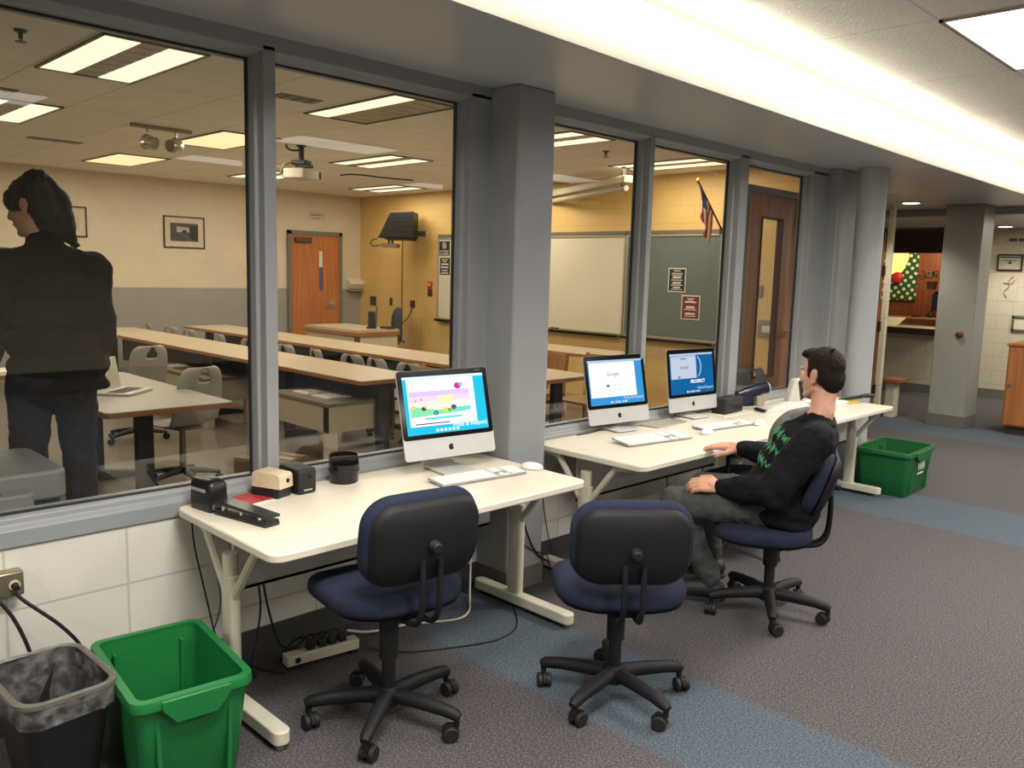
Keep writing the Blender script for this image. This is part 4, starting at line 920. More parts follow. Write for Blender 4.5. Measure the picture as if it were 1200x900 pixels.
board(-10.24,-9.1,.88,2.10,'narrow whiteboard with two black notices, left of the square pillar','whiteboard',WBM)
board(-9.0,-6.60,.88,2.10,'wide whiteboard seen just right of the square pillar','whiteboard',WBM)
board(-6.54,-5.21,.88,2.10,'grey-green chalkboard below the flag','chalkboard',mat('chalkboard', (104,112,108), rough=.5, var=.06, scale=3))
er = tag(G().box(-.06,.06,-.03,.03,0,.03).build('board_eraser', mat('eraser_dark', (70,66,60), rough=.8), bevel=.005), 'small dark eraser on the whiteboard tray right of the pillar', 'eraser'); er.location = (-7.72,8.545,.856)
SW = mat('sign_white', (222,218,206), rough=.6)
def sign(x0, x1, z0, z1, y, label, m, lines, border=True, icon=False):
    w, h = (x1-x0)/2, (z1-z0)/2
    t = thing('sign', label, 'sign', ((x0+x1)/2, y, (z0+z1)/2))
    G().box(-w,w,-.004,0,-h,h).build('sign_border', SW if border else m, t)
    k = .014 if border else 0
    p = G().box(-w+k,w-k,-.006,-.004,-h+k,h-k).build('sign_face', m, t)
    if icon:
        n = 28; o = [(.05*cos(2*pi*i/n), .05*sin(2*pi*i/n)) for i in range(n)]
        g = G(); g.loft([[V((a, -.0065, b+.045)) for a, b in o],[V((a*.76, -.0065, b*.76+.045)) for a, b in o]], cap=False); g.quad((-.042,-.0066,.078),(-.030,-.0066,.088),(.042,-.0066,.012),(.030,-.0066,.002)).quad((-.012,-.0066,.02),(.012,-.0066,.02),(.016,-.0066,.07),(-.016,-.0066,.07)); g.build('no_drinks_symbol', SW, p, smooth=False)
    for body, z, s in lines:
        if isinstance(body, str): text('lettering', body, s, SW, p, (0,-.0065,z), (1,0,0), (0,0,1), bold=s*.03)
        else:
            g = G()
            for q in body: g.quad((-q,-.0065,z),(q,-.0065,z),(q,-.0065,z+s),(-q,-.0065,z+s)); z -= s*2
            g.build('lettering', SW, p, smooth=False)
    return t
BS = mat('sign_black', (34,33,34), rough=.55)
sign(-10.225,-9.985,1.85,2.07,8.582,'black no food no drink sign at top of the narrow whiteboard',BS,[('NO FOOD',-.045,.042),('NO DRINK',-.088,.042)],False,True)
sign(-10.205,-9.975,1.555,1.815,8.582,'black notice with white lines below the no food sign',BS,[((.07,.05),.095,.014),((.085,.09),.02,.024),((.07,.085),-.075,.02)],False)
sign(-5.91,-5.66,1.435,1.725,8.581,'white-bordered black notice on the chalkboard',BS,[((.05,),.105,.012),((.075,.07),.075,.01),((.06,),.02,.024),((.08,),-.005,.01),((.06,),-.045,.022),((.08,),-.066,.010),((.05,),-.098,.018),((.08,),-.116,.008)])
sign(-5.705,-5.445,1.115,1.405,8.581,'white-bordered dark red notice on the chalkboard',mat('sign_red', (120,34,38), rough=.55),[((.05,.035),.10,.010),((.08,),.055,.02),((.06,),-.01,.026),((.085,),-.03,.010),((.07,),-.085,.022),((.08,),-.108,.010)])
def plate(name, label, cat, x0, x1, z0, z1, m, d=.012, hole=True):
    t = thing(name, label, cat, ((x0+x1)/2, FY, (z0+z1)/2)); w, h = (x1-x0)/2, (z1-z0)/2
    G().box(-w,w,-d,0,-h,h).build('cover_plate', m, t, bevel=.003)
    if hole: G().box(-w*.5,w*.5,-d-.003,-d,-h*.45,h*.3).build('socket', SW if hole == 2 else mat('socket_grey', (60,56,50), rough=.5), t)
BRN = mat('brown_plate', (72,64,54), rough=.4, metal=.3)
plate('wall_control', 'square dark control plate on the yellow wall nearest the corner', 'wall plate', -12.09,-11.92,.99,1.145,BRN)
plate('light_switch', 'narrow dark switch plate midway on the yellow wall', 'wall plate', -11.53,-11.46,1.01,1.14,BRN)
plate('wall_outlet', 'dark outlet plate with hanging cord right of the thin conduit', 'outlet', -10.97,-10.85,1.0,1.12,BRN)
plate('wall_outlet', 'pale outlet plate low on the yellow wall right of the slate chair', 'outlet', -11.17,-11.08,.37,.48,mat('ivory', (214,204,178)))
plate('light_switch', 'grey double switch box on the yellow wall behind the wooden door glass', 'wall plate', -4.68,-4.47,.98,1.17,mat('galv_grey', (146,138,120), metal=.4, rough=.45), .03, 2)
plate('wall_control', 'grey thermostat plate above the switch box behind the door glass', 'wall plate', -4.77,-4.66,1.42,1.55,mat('galv_grey', (146,138,120)), .02, False)
t = thing('fire_alarm_pull', 'red and dark fire alarm pull on the yellow wall left of the narrow whiteboard', 'fire alarm', (-10.46,FY,1.32))
G().box(-.05,.05,-.03,0,.0,.115).build('alarm_body', mat('alarm_red', (196,54,40), rough=.4), t, bevel=.006); G().box(-.05,.05,-.02,0,-.115,-.005).build('lower_plate', BRN, t, bevel=.004); G().box(-.025,.025,-.034,-.03,.05,.09).build('pull_bar', SW, t)
tag(G().tube([(-10.91,8.585,1.0),(-10.95,8.56,.85),(-11.08,8.5,.72),(-11.2,8.45,.70)], .008, n=6, smooth=2).build('power_cable', BKM), 'black cord drooping from the outlet to the slate chair', 'cable')
tag(G().box(-11.20,-11.18,8.582,8.6,.42,2.12).build('conduit', mat('conduit_tan', (150,118,66), rough=.5)), 'thin vertical conduit on the yellow wall below the television', 'conduit')
# wall-mounted television with player below
t = thing('television', 'black wall-mounted tube television high on the yellow wall', 'television', (-10.72,8.16,2.30), radians(222)); t.scale = (.80,)*3
TVB = mat('tv_black', (26,25,26), rough=.5)
G().prism([(-.33,-.25),(.36,-.25),(.30,-.16),(.12,.24),(-.33,.26)], -.31, .31, 'Y').build('cabinet', TVB, t, bevel=.012)
G().quad((.302,-.26,-.14),(.302,.26,-.14),(.135,.26,.22),(.135,-.26,.22)).build('screen', mat('tv_screen', (24,26,28), rough=.08), t, smooth=False)
for k in range(4): G().box(-.26,.05,-.314,.314,-.12+.08*k,-.095+.08*k).build('vent_slot', mat('tv_slot', (12,12,12), rough=.8), t)
G().box(-.30,.22,-.30,.30,-.285,-.262).box(-.34,-.30,-.06,.06,-.30,.1).build('mount_shelf', BKM, t, bevel=.004); G().box(-.52,-.30,-.05,.05,-.20,-.10).build('mount_arm', BKM, t)
t = thing('video_player', 'slim player with pink-lit front hanging under the television', 'video player', (-10.80,8.06,1.985), radians(222)); t.scale = (.75,)*3
G().box(-.16,.16,-.22,.22,-.04,.04).build('player_body', mat('player_silver', (150,132,120), rough=.4), t, bevel=.004); G().box(.16,.164,-.20,.20,-.03,.03).build('display', glow('pink_display', (170,60,110), .5), t)
for y in (-.18,.18): G().box(-.02,.02,y-.012,y+.012,.04,.125).build('hanger', BKM, t)
tag(G().tube([(-10.98,7.93,2.09),(-11.10,7.92,2.07),(-11.16,7.93,2.02),(-11.10,7.94,1.97),(-10.95,7.96,1.985)], .009, n=6, smooth=2).build('loop_cable', BKM), 'black cable looping left from the player below the television', 'cable')
# things on the far cream wall
def frame(name, label, y0, y1, z0, z1, fm, matc, picm, mw=.1, X=-12.4):
    t = thing(name, label, 'picture', (X,(y0+y1)/2,(z0+z1)/2)); w, h = (y1-y0)/2, (z1-z0)/2; e = .018
    G().box(0,.02,-w,w,h-e,h).box(0,.02,-w,w,-h,-h+e).box(0,.02,-w,-w+e,-h,h).box(0,.02,w-e,w,-h,h).build('frame', fm, t)
    G().box(0,.008,-w+e,w-e,-h+e,h-e).build('mat_board', matc, t); m = mw
    G().box(.008,.010,-w+m,w-m,-h+m,h-m).build('photograph', picm, t)
    return t, w-m, h-m
FB = mat('frame_black', (48,40,32), rough=.4); MB_ = mat('mat_cream', (212,200,176), rough=.8)
t, a, c = frame('framed_picture', 'black-framed dark landscape picture on the cream wall right of the woman', 5.15,5.77,1.845,2.31, FB, MB_, mat('photo_dark', (74,70,62), rough=.5, var=.45, scale=9))
g = G().quad((.0105,-a*.55,0),(.0105,a*.35,0),(.0105,a*.35,c*.55),(.0105,-a*.55,c*.62)); g.build('photo_sky', mat('photo_sky', (176,170,158), rough=.6, var=.15, scale=14), t, smooth=False)
G().quad((.011,a*.38,-c*.7),(.011,a*.98,-c*.8),(.011,a*.98,c*.8),(.011,a*.38,c*.7)).quad((.011,-a*.2,-c*.1),(.011,a*.2,-c*.1),(.011,a*.12,c*.25),(.011,-a*.12,c*.25)).build('photo_tree', mat('photo_ink', (40,38,34), rough=.6, var=.2, scale=20), t, smooth=False)
frame('framed_picture', 'thin-framed picture on the cream wall partly behind the woman\'s hair', 3.50,4.10,1.94,2.35, FB, MB_, mat('photo_pale', (196,184,160), rough=.6, var=.12, scale=8))
t = thing('wall_notice', 'pale paper notice on the cream wall above the orange wooden door', 'notice', (-12.4,7.72,2.465)); G().box(0,.004,-.18,.18,-.075,.075).build('paper', mat('notice_paper', (206,194,168), rough=.7), t); G().quad((.0045,-.12,.0),(.0045,.10,.0),(.0045,.10,.03),(.0045,-.12,.03)).quad((.0045,-.08,-.05),(.0045,.06,-.05),(.0045,.06,-.03),(.0045,-.08,-.03)).build('lettering', mat('ink_grey', (150,140,120), rough=.7), t, smooth=False)
t = thing('wall_phone_shelf', 'white slope-topped holder on the cream wall beside the orange door', 'holder', (-12.4,8.45,1.33)); G().prism([(0,-.09),(.10,-.07),(.16,.02),(.05,.09),(0,.11)], -.15, .15, 'Y').build('holder_body', mat('holder_white', (216,206,180), rough=.5), t, bevel=.008); G().box(.02,.13,-.13,.13,-.11,-.085).build('lower_lip', mat('holder_grey', (150,142,124), rough=.5), t, bevel=.004)

# flag on a slanted pole
t = thing('flag', 'striped flag with blue canton hanging from a slanted pole above the chalkboard', 'flag', (-5.21,8.6,2.16))
P0, P1 = V((0,-.02,0)), V((.03,-.62,.50))
G().cyl(P0, P1, .011, n=10).build('flag_pole', mat('pole_dark', (64,46,32), rough=.45), t); G().ell(P1, (.018,.018,.03), 10).build('finial', mat('brass', (176,136,60), metal=.8, rough=.3), t)
G().box(-.03,.03,-.03,0,-.05,.03).build('bracket', BKM, t, bevel=.004)
nu, nv = 26, 30; vs = []; fs = []; mi = []
for j in range(nv+1):
    for i in range(nu+1):
        u, v = i/nu, j/nv
        top = P1.lerp(P0, .04+.58*u); sq = 1-.45*v*(1-.15*u)
        c0 = P1.lerp(P0, .36)
        p = V((top.x, c0.y+(top.y-c0.y)*sq-.02*v, top.z*(1-v)+v*(c0.z-.10)*1.0)); p.z = top.z-(.29+.08*u)*v*1.0
        p.x += .02*sin(u*13+v*2)*min(1, v*3+.1); p.y += .012*cos(u*13)*v
        vs.append(p)
for j in range(nv):
    for i in range(nu):
        a = j*(nu+1)+i; fs.append((a, a+1, a+nu+2, a+nu+1))
        s = int(i/nu*13); can = (i/nu < 7/13 and j/nv < .42)
        mi.append(2 if can else (0 if s % 2 == 0 else 1))
me = bpy.data.meshes.new('flag_cloth'); me.from_pydata(vs, [], fs)
for m in (mat('flag_red', (168,52,48), rough=.8), mat('flag_white', (220,208,188), rough=.8), mat('flag_blue', (56,62,92), rough=.8, var=.5, scale=60)): me.materials.append(m)
for p, k in zip(me.polygons, mi): p.material_index = k; p.use_smooth = True
o = bpy.data.objects.new('flag_cloth', me); C.objects.link(o); o.parent = t

# ------------------------------------------------------------------ classroom ceiling things
t = thing('projector', 'ceiling-hung projector with black mount and cable bundle right of the dark mullion', 'projector', (-7.70,4.62,2.84), radians(25)); t.scale = (.85,)*3
G().cyl((0,0,0),(0,0,-.02),.06,n=16).cyl((0,0,-.02),(0,0,-.20),.034,n=16).build('mount_pole', BKM, t); G().box(-.10,.10,-.07,.07,-.235,-.18).box(-.06,.14,-.05,.05,-.27,-.23).build('mount_plate', BKM, t, bevel=.01)
G().prism(rrect(.30,.34,.03,4), -.40, -.285, 'Z').build('projector_body', mat('projector_white', (206,198,180), rough=.45), t, bevel=.01); G().box(.02,.16,.1705,.174,-.385,-.30).build('vent_grille', mat('grille_dark', (92,88,80), rough=.5), t)
G().cyl((-.15,-.06,-.345),(-.19,-.06,-.345),.045,n=20).build('lens', mat('tv_screen', (24,26,28)), t)
g = G()
for k in range(3): g.tube([(-.02,-.04,-.20),(-.14,-.10-.02*k,-.22),(-.22,-.12,-.30-.02*k),(-.17,-.11,-.40+.01*k),(-.10,-.09,-.36)], .011, n=6, smooth=2)
g.build('cable_bundle', mat('cable_tan', (140,112,84), rough=.5), t); G().tube([(0,0,-.06),(-.1,-.04,-.07),(-.16,-.06,-.04),(-.17,-.06,.0)], .012, n=6, smooth=1).build('cord', BKM, t)
tag(G().tube([(-7.50,4.95,2.56),(-7.42,5.05,2.58),(-7.2,5.35,2.55),(-7.05,5.55,2.54)], .008, n=6, smooth=1).build('hanging_cable', BKM), 'thin dark cable hanging right of the projector', 'cable')
t = thing('track_light', 'ceiling track with two round chrome spotlights left of the dark mullion', 'spotlight', (-7.80,3.28,2.84)); G().box(-.03,.03,-.30,.24,-.03,0).build('track', mat('track_tan', (166,150,122), rough=.5), t)
CHR = mat('chrome', (205,200,190))
for y, a in ((-.16, 60), (.10, -35)):
    s = G().tube([(0,y,-.03),(0,y,-.09)], .012, n=8).lathe([(.03,-.085),(.062,-.12),(.066,-.16),(.062,-.19),(.04,-.215),(.01,-.22)], (0,y,0), n=20).build('spotlight_head', CHR, t); R_ = Matrix.Rotation(radians(a), 3, 'Z')
    c = V((0,y,-.15)); d = R_ @ V((.8,-.5,-.15)); G().cyl(c+d*.03, c+d*.085, .05, .056, n=20).build('lamp_face', mat('lamp_face', (150,140,118), rough=.2), s)
def sprinkler(x, y, label):
    t = thing('sprinkler', label, 'sprinkler', (x,y,2.84), 0, 'ceiling sprinklers')
    G().lathe([(.035,0),(.03,-.012),(.012,-.018),(.012,-.045),(.001,-.045)], n=16).build('sprinkler_head', mat('sprinkler_dark', (88,78,62), metal=.5, rough=.4), t); G().lathe([(.001,-.06),(.028,-.06),(.028,-.064),(.001,-.064)], n=14).cyl((.01,0,-.04),(.01,0,-.062),.003,n=6).cyl((-.01,0,-.04),(-.01,0,-.062),.003,n=6).build('deflector', mat('sprinkler_dark', (88,78,62)), t)
sprinkler(-5.22,1.43,'small sprinkler at top left of the classroom ceiling'); sprinkler(-5.42,6.68,'small sprinkler on the classroom ceiling right of the pillar')
def vent(x, y, label, w=.30, d=.10):
    t = thing('ceiling_vent', label, 'vent', (x,y,2.84), 0, 'dark ceiling vents'); G().box(-w/2,w/2,-d/2,d/2,-.008,0).build('grille', mat('vent_dark', (120,110,92), rough=.5), t, bevel=.002)
    for k in (-.3, 0, .3): G().box(-w/2+.01,w/2-.01,d*k-.006,d*k+.006,-.012,-.008).build('slat', mat('vent_slat', (88,80,66), rough=.5), t)
vent(-5.62,3.34,'dark ceiling vent above the second pane, left of the half-lit light',.16,.34); vent(-9.6,2.9,'dark ceiling vent near the left edge of the first pane',.14,.5); vent(-7.1,1.75,'dark ceiling vent at the far left by the first light',.14,.3)
t = thing('projection_screen', 'white roll-up projection screen case hung diagonally under the ceiling right of the pillar', 'projection screen', (-7.0,8.18,2.645), radians(-24.5))
G().box(-1.3,1.22,-.06,.06,-.0,.085).build('screen_case', mat('case_white', (200,188,160), rough=.5), t, bevel=.012); G().cyl((-1.3,-.02,-.055),(1.22,-.02,-.055),.032,n=16).build('screen_roll', mat('case_white2', (188,176,148), rough=.5), t)
for x in (-1.1,1.1): G().box(x-.02,x+.02,-.02,.02,.08,.195).build('bracket', BRN, t)
G().cyl((1.20,-.06,-.02),(1.235,-.06,-.02),.022,n=14).build('end_knob', BKM, t)

t = thing('printer', 'grey printer standing against the glass in front of the woman\'s left leg', 'printer', (-3.57,.66,0))
PG_ = mat('printer_grey', (122,120,116), rough=.5, var=.04)
G().box(-.22,.22,-.32,.32,0,.74).build('cabinet', mat('printer_dark', (70,68,66), rough=.55), t, bevel=.01)
G().prism(rrect(.50,.68,.05,5), .74, .85).build('printer_body', PG_, t, bevel=.012)
G().prism(rrect(.16,.50,.03,4,.27,-.05), .70, .80).build('output_tray', PG_, t, bevel=.008)
G().box(.24,.32,-.22,.10,.80,.804).build('control_panel', mat('panel_dark', (58,58,60), rough=.4), t)
# ------------------------------------------------------------------ people: capsules and ellipsoids fused by voxel remesh into one skin
class Blob:
    def __init__(s): s.g = G()
    def cap(s, a, b, ra, rb=None, n=16):
        rb = ra if rb is None else rb; a, b = V(a), V(b); s.g.cyl(a, b, ra, rb, n); s.g.ell(a, (ra*.998,)*3, n); s.g.ell(b, (rb*.998,)*3, n); return s
    def chain(s, pts, rs, n=16):
        for i in range(len(pts)-1): s.cap(pts[i], pts[i+1], rs[i], rs[i+1], n)
        return s
    def ell(s, c, r, M=None, n=20): s.g.ell(c, r, n, M); return s
    def mesh(s, name, m, parent, vox=.008, smooth=6, rough=0., rs=40., fac=.5):
        o = s.g.build(name+'_raw', m); md = o.modifiers.new('r', 'REMESH'); md.mode = 'VOXEL'; md.voxel_size = vox
        if smooth: q = o.modifiers.new('s', 'SMOOTH'); q.iterations = smooth; q.factor = fac
        dg = bpy.context.evaluated_depsgraph_get(); dg.update()
        me = bpy.data.meshes.new_from_object(o.evaluated_get(dg)); bpy.data.objects.remove(o)
        if rough:
            nn = [V(v.normal) for v in me.vertices]
            for v, q in zip(me.vertices, nn): v.co = v.co+q*rough*(noise.noise(v.co*rs)+.5*noise.noise(v.co*rs*2.3))
        for p in me.polygons: p.use_smooth = True
        me.name = name; me.materials.clear(); me.materials.append(m)
        ob = bpy.data.objects.new(name, me); C.objects.link(ob)
        if parent is not None: ob.parent = parent
        return ob
def basis(f, up=V((0,0,1))):
    f = V(f).normalized(); l = V(up).cross(f).normalized(); u = f.cross(l)
    return f, l, u
def rotm(l, f, u): return Matrix(((l.x,f.x,u.x),(l.y,f.y,u.y),(l.z,f.z,u.z)))
def hand(B, wrist, d, back, side, curl, spread=.12, scale=1., tcurl=.5, curls=None):
    """palm + four unequal fingers + thumb; back = direction of the back of the hand, side=+1 when the thumb lies towards d x back"""
    d = V(d).normalized(); back = V(back); back = (back-d*back.dot(d)).normalized(); t = d.cross(back)*side; k = scale; w = V(wrist)
    B.chain([w, w+d*.03*k], [.026*k,.027*k])
    for o, e in ((.026,.088),(.009,.092),(-.009,.088),(-.026,.080)):
        B.chain([w+d*.012*k+t*o*.6*k, w+d*.05*k+t*o*.9*k+back*.003*k, w+d*e*k+t*o*k], [.016*k,.0145*k,.0115*k], 12)
    for i, (o, e, L_) in enumerate(((.027,.088,(.042,.026,.020)),(.009,.092,(.047,.030,.022)),(-.009,.088,(.043,.028,.021)),(-.026,.080,(.034,.021,.018)))):
        p = w+d*e*k+t*o*k; a = 0; dd = (d+t*spread*(o/.027)*.5).normalized(); ax = dd.cross(back).normalized(); c = curls[i] if curls else curl
        pts = [p]; rr = [.0105*k]
        for j, q in enumerate(L_):
            a += c*(.75, 1.0, .7)[j]; v = Matrix.Rotation(-a, 3, ax) @ dd
            if v.dot(back) > dd.dot(back)+.01 and c > 0: v = Matrix.Rotation(a, 3, ax) @ dd
            pts.append(pts[-1]+v*q*k); rr.append((.0095,.0085,.0072)[j]*k)
        B.chain(pts, rr, 10)
    a0 = w+d*.022*k+t*.022*k-back*.004*k; v1 = (d*.62+t*.75-back*.22).normalized(); v2 = (d*.85+t*(.5-tcurl*.5)-back*(.15+.4*tcurl)).normalized()
    B.chain([a0, a0+v1*.038*k, a0+v1*.038*k+v2*.030*k, a0+v1*.038*k+v2*.052*k], [.016*k,.0125*k,.0105*k,.008*k], 12)
def head(B, c, f, k=1., woman=False):
    f, l, u = basis(f); M = rotm(l, f, u); P = lambda x, y, z: V(c)+(l*x+f*y+u*z)*k; S = lambda a, b_, d: (a*k, b_*k, d*k)
    B.ell(P(0,-.012,.028), S(.076,.096,.092), M); B.ell(P(0,.022,-.03), S(.064,.072,.085), M); B.ell(P(0,.045,-.07), S(.046,.046,.045), M)
    B.ell(P(0,.078,-.100), S(.022,.020,.018), M); B.cap(P(0,.03,-.10), P(0,.072,-.098), .03*k, .022*k)
    for s in (-1, 1):
        B.cap(P(s*.044,.0,-.066), P(s*.028,.06,-.096), .020*k, .018*k); B.ell(P(s*.040,.062,-.022), S(.024,.022,.022), M); B.ell(P(s*.030,.079,.028), S(.026,.013,.010), M)
        B.ell(P(s*.078,-.012,-.008), S(.008,.020,.031), M); B.ell(P(s*.083,-.020,.002), S(.008,.018,.024), M); B.ell(P(s*.080,-.006,-.034), S(.007,.010,.011), M)
    B.cap(P(0,.086,.018), P(0,.106,-.020), .009*k, .0125*k); B.ell(P(0,.107,-.024), S(.013,.012,.010), M)
    for s in (-1, 1): B.ell(P(s*.013,.098,-.029), S(.009,.010,.008), M)
    B.ell(P(0,.088,-.055), S(.024,.010,.007), M); B.ell(P(0,.086,-.068), S(.021,.010,.008), M)
    return P, M, S
def face_parts(P, M, S, par, k=1., iris=(70,50,36)):
    for s in (-1, 1):
        e = G().ell(P(s*.031,.072,.006), S(.0125,.0125,.0125), 14).build('eye', mat('eye_white', (226,220,212), rough=.2), par)
        G().ell(P(s*.031,.0795,.006), S(.0058,.0062,.0058), 12).build('iris', mat('iris', iris, rough=.15), e)
        G().tube([P(s*.014,.090,.026), P(s*.032,.090,.033), P(s*.050,.076,.028)], .0038*k, n=8, smooth=1, flat=.7).build('eyebrow', mat('brow_dark', (44,32,26), rough=.9), par)
    G().tube([P(-.022,.0925,-.061), P(0,.0985,-.0605), P(.022,.0925,-.061)], .0028*k, n=6, smooth=1).build('mouth', mat('lip', (150,84,76), rough=.5), par)
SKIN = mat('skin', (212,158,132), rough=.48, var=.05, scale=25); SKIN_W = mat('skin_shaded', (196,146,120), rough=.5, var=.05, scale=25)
HAIR = mat('dark_brown_hair', (33,25,21), rough=.8, spec=.2, var=.3, scale=120, bump=.5, bscale=260)
HAIRB = mat('black_hair', (24,20,19), rough=.5, var=.25, scale=110, bump=.5, bscale=240)

# ---- seated man
root = thing('person', 'seated man in black sweatshirt and dark grey trousers, one hand on the desk edge', 'person', (-1.86,3.72,0))
def loc(o): o.matrix_parent_inverse = root.matrix_world.inverted(); return o
root.matrix_world  # placed at the seat
O = V((-1.86,3.72,0))
fb = V((-.9,-.43,0)).normalized(); lb = V((0,0,1)).cross(fb)
Hc = V((-1.83,3.70,.575)); N = V((-1.705,3.75,.985)); up = (N-Hc).normalized(); fT = (fb-up*fb.dot(up)).normalized(); lT = up.cross(fT); MT = rotm(lT, fT, up)
T = lambda x, y, z: Hc+lT*x+fT*y+up*z
Ls, Le, Lw = V((-1.640,3.585,.905)), V((-1.765,3.465,.665)), V((-2.050,3.495,.625))
Rs, Re, Rw = V((-1.775,3.915,.915)), V((-1.955,3.985,.715)), V((-2.172,3.875,.742))
Lh, Lk, La = T(.085,.0,-.02), V((-2.285,3.475,.50)), V((-2.15,3.62,.10))
Rh, Rk, Ra = T(-.085,.0,-.02), V((-2.33,3.80,.53)), V((-2.33,3.93,.10))
Lt, Rt = La+V((-.13,-.09,-.055)), Ra+V((-.14,-.03,-.055))
HC = V((-1.728,3.795,1.185)); fH = V((-.965,.17,-.07))
def sh(*p): return [V(q)-O for q in p]
B = Blob()
s = lambda v: V(v)-O
B.ell(s(T(0,0,.0)), (.16,.115,.12), MT); B.ell(s(T(0,.0,.14)), (.145,.105,.13), MT); B.ell(s(T(0,.0,.28)), (.16,.11,.13), MT); B.ell(s(T(0,-.01,.36)), (.165,.085,.07), MT)
B.chain(sh(N-up*.03, N+up*.03+V((0,.01,0)), HC+V((.02,.0,-.075))), [.062,.056,.055]); B.ell(s(T(0,-.02,.38)), (.09,.05,.045), MT)
B.chain(sh(Ls, Le, Lw), [.05,.042,.027]); B.chain(sh(Rs, Re, Rw), [.05,.042,.027])
B.chain(sh(Lh, Lk, La), [.08,.058,.042]); B.chain(sh(Rh, Rk, Ra), [.08,.058,.042]); B.chain(sh(La, La.lerp(Lt,.6)), [.030,.012]); B.chain(sh(Ra, Ra.lerp(Rt,.6)), [.030,.012])
P, M, S_ = head(B, s(HC), fH)
hand(B, s(Lw), (-.88,-.40,.02), (.25,-.62,.70), 1, .62, scale=1.1, tcurl=.6)
hand(B, s(Rw), (-1,.02,-.02), (.10,-.25,1), -1, .18, scale=1.12, tcurl=.45)
body = B.mesh('body', SKIN, root, vox=.0042, smooth=5)
face_parts(P, M, S_, root)
# hair: short, brushed back
hb = Blob(); hb.ell(P(0,-.022,.040), (.081,.092,.090), M); hb.ell(P(0,-.060,-.015), (.070,.050,.075), M); hb.ell(P(0,.040,.095), (.060,.045,.028), M); hb.ell(P(.01,.062,.095), (.045,.026,.022), M)
for q in (-1, 1): hb.ell(P(q*.072,.014,.012), (.008,.014,.030), M); hb.ell(P(q*.066,-.045,.0), (.014,.035,.05), M)
for i in range(4):
    a = random.uniform(-1, 1); b_ = random.uniform(-.9, .8); hb.cap(P(.06*a,.075*b_-.02,.118-.03*a*a-.02*b_*b_), P(.06*a+.008,.075*b_-.045,.128-.03*a*a-.02*b_*b_), .009, .006, 8)
hb.mesh('hair', HAIR, root, vox=.005, smooth=4, rough=.0025, rs=90)
# sweatshirt
SWT = mat('black_sweatshirt', (20,21,24), rough=.9, var=.15, scale=20, bump=.3, bscale=40, spec=.2)
B = Blob(); B.ell(s(T(0,-.01,-.055)), (.205,.165,.095), MT); B.ell(s(T(0,-.01,.0)), (.208,.172,.11), MT); B.ell(s(T(0,.025,.05)), (.205,.170,.13), MT); B.ell(s(T(0,.02,.17)), (.200,.160,.14), MT); B.ell(s(T(0,.01,.27)), (.200,.150,.13), MT); B.ell(s(T(0,-.015,.335)), (.195,.115,.085), MT); B.ell(s(T(0,-.035,.375)), (.125,.080,.05), MT)
B.chain(sh(Ls+V((0,0,.0)), Le, Le.lerp(Lw, .5), Lw-(Lw-Le).normalized()*.01), [.086,.080,.070,.042]); B.chain(sh(Rs, Re, Re.lerp(Rw, .5), Rw-(Rw-Re).normalized()*.01), [.084,.074,.062,.042])
B.cap(s(Ls), s(T(.05,-.02,.36)), .075, .08); B.cap(s(Rs), s(T(-.05,-.02,.36)), .075, .08); B.chain(sh(N-up*.075, N-up*.035), [.095,.076])
swt = B.mesh('sweatshirt', SWT, root, vox=.007, smooth=8, rough=.010, rs=13)
G().tube([s(Lw-(Lw-Le).normalized()*.028), s(Lw+(Lw-Le).normalized()*.006)], [.040,.037], n=18).build('cuff', SWT, swt); G().tube([s(Rw-(Rw-Re).normalized()*.028), s(Rw+(Rw-Re).normalized()*.006)], [.040,.037], n=18).build('cuff', SWT, swt)
ct = N-up*.020; G().tube([s(ct+(lT*cos(a)+fT*sin(a))*.074-up*.016*sin(a)) for a in [2*pi*i/24 for i in range(25)]], .011, n=8).build('collar', SWT, swt)
# green script strokes on the chest, laid onto the cloth
from mathutils.bvhtree import BVHTree
bv = BVHTree.FromPolygons([v.co for v in swt.data.vertices], [p.vertices[:] for p in swt.data.polygons])
def onshirt(x, z):
    o = s(T(x, .6, z)); h = bv.ray_cast(o, -fT); return (h[0]+fT*.0015) if h[0] is not None else None
PR = mat('green_print', (64,150,96), rough=.7, var=.2, scale=60); PW = mat('grey_print', (150,160,158), rough=.7)
strokes = []
for r in range(3):
    for q in range(8):
        x0 = -.145+.042*q; z0 = .30-.075*r; strokes.append([(x0,z0-.02),(x0+.012,z0+.022),(x0+.022,z0-.004),(x0+.034,z0+.018),(x0+.040,z0-.02)])
for i, (nm, mm, rad) in enumerate((('shirt_print', PR, .0052), ('shirt_print_outline', PW, .0022))):
    g = G()
    for st in strokes[i::(1, 2)[i]]:
        dn = []
        for (a, b_), (c, d) in zip(st, st[1:]): dn += [(a+(c-a)*k/4, b_+(d-b_)*k/4+(.014 if i else 0)) for k in range(4)]
        pts = [onshirt(a, b_) for a, b_ in dn]; pts = [p for p in pts if p is not None]
        if len(pts) > 3 and all((p-q).length < .05 for p, q in zip(pts, pts[1:])): g.tube(pts, rad, n=6, flat=.35)
    g.build(nm, mm, swt)
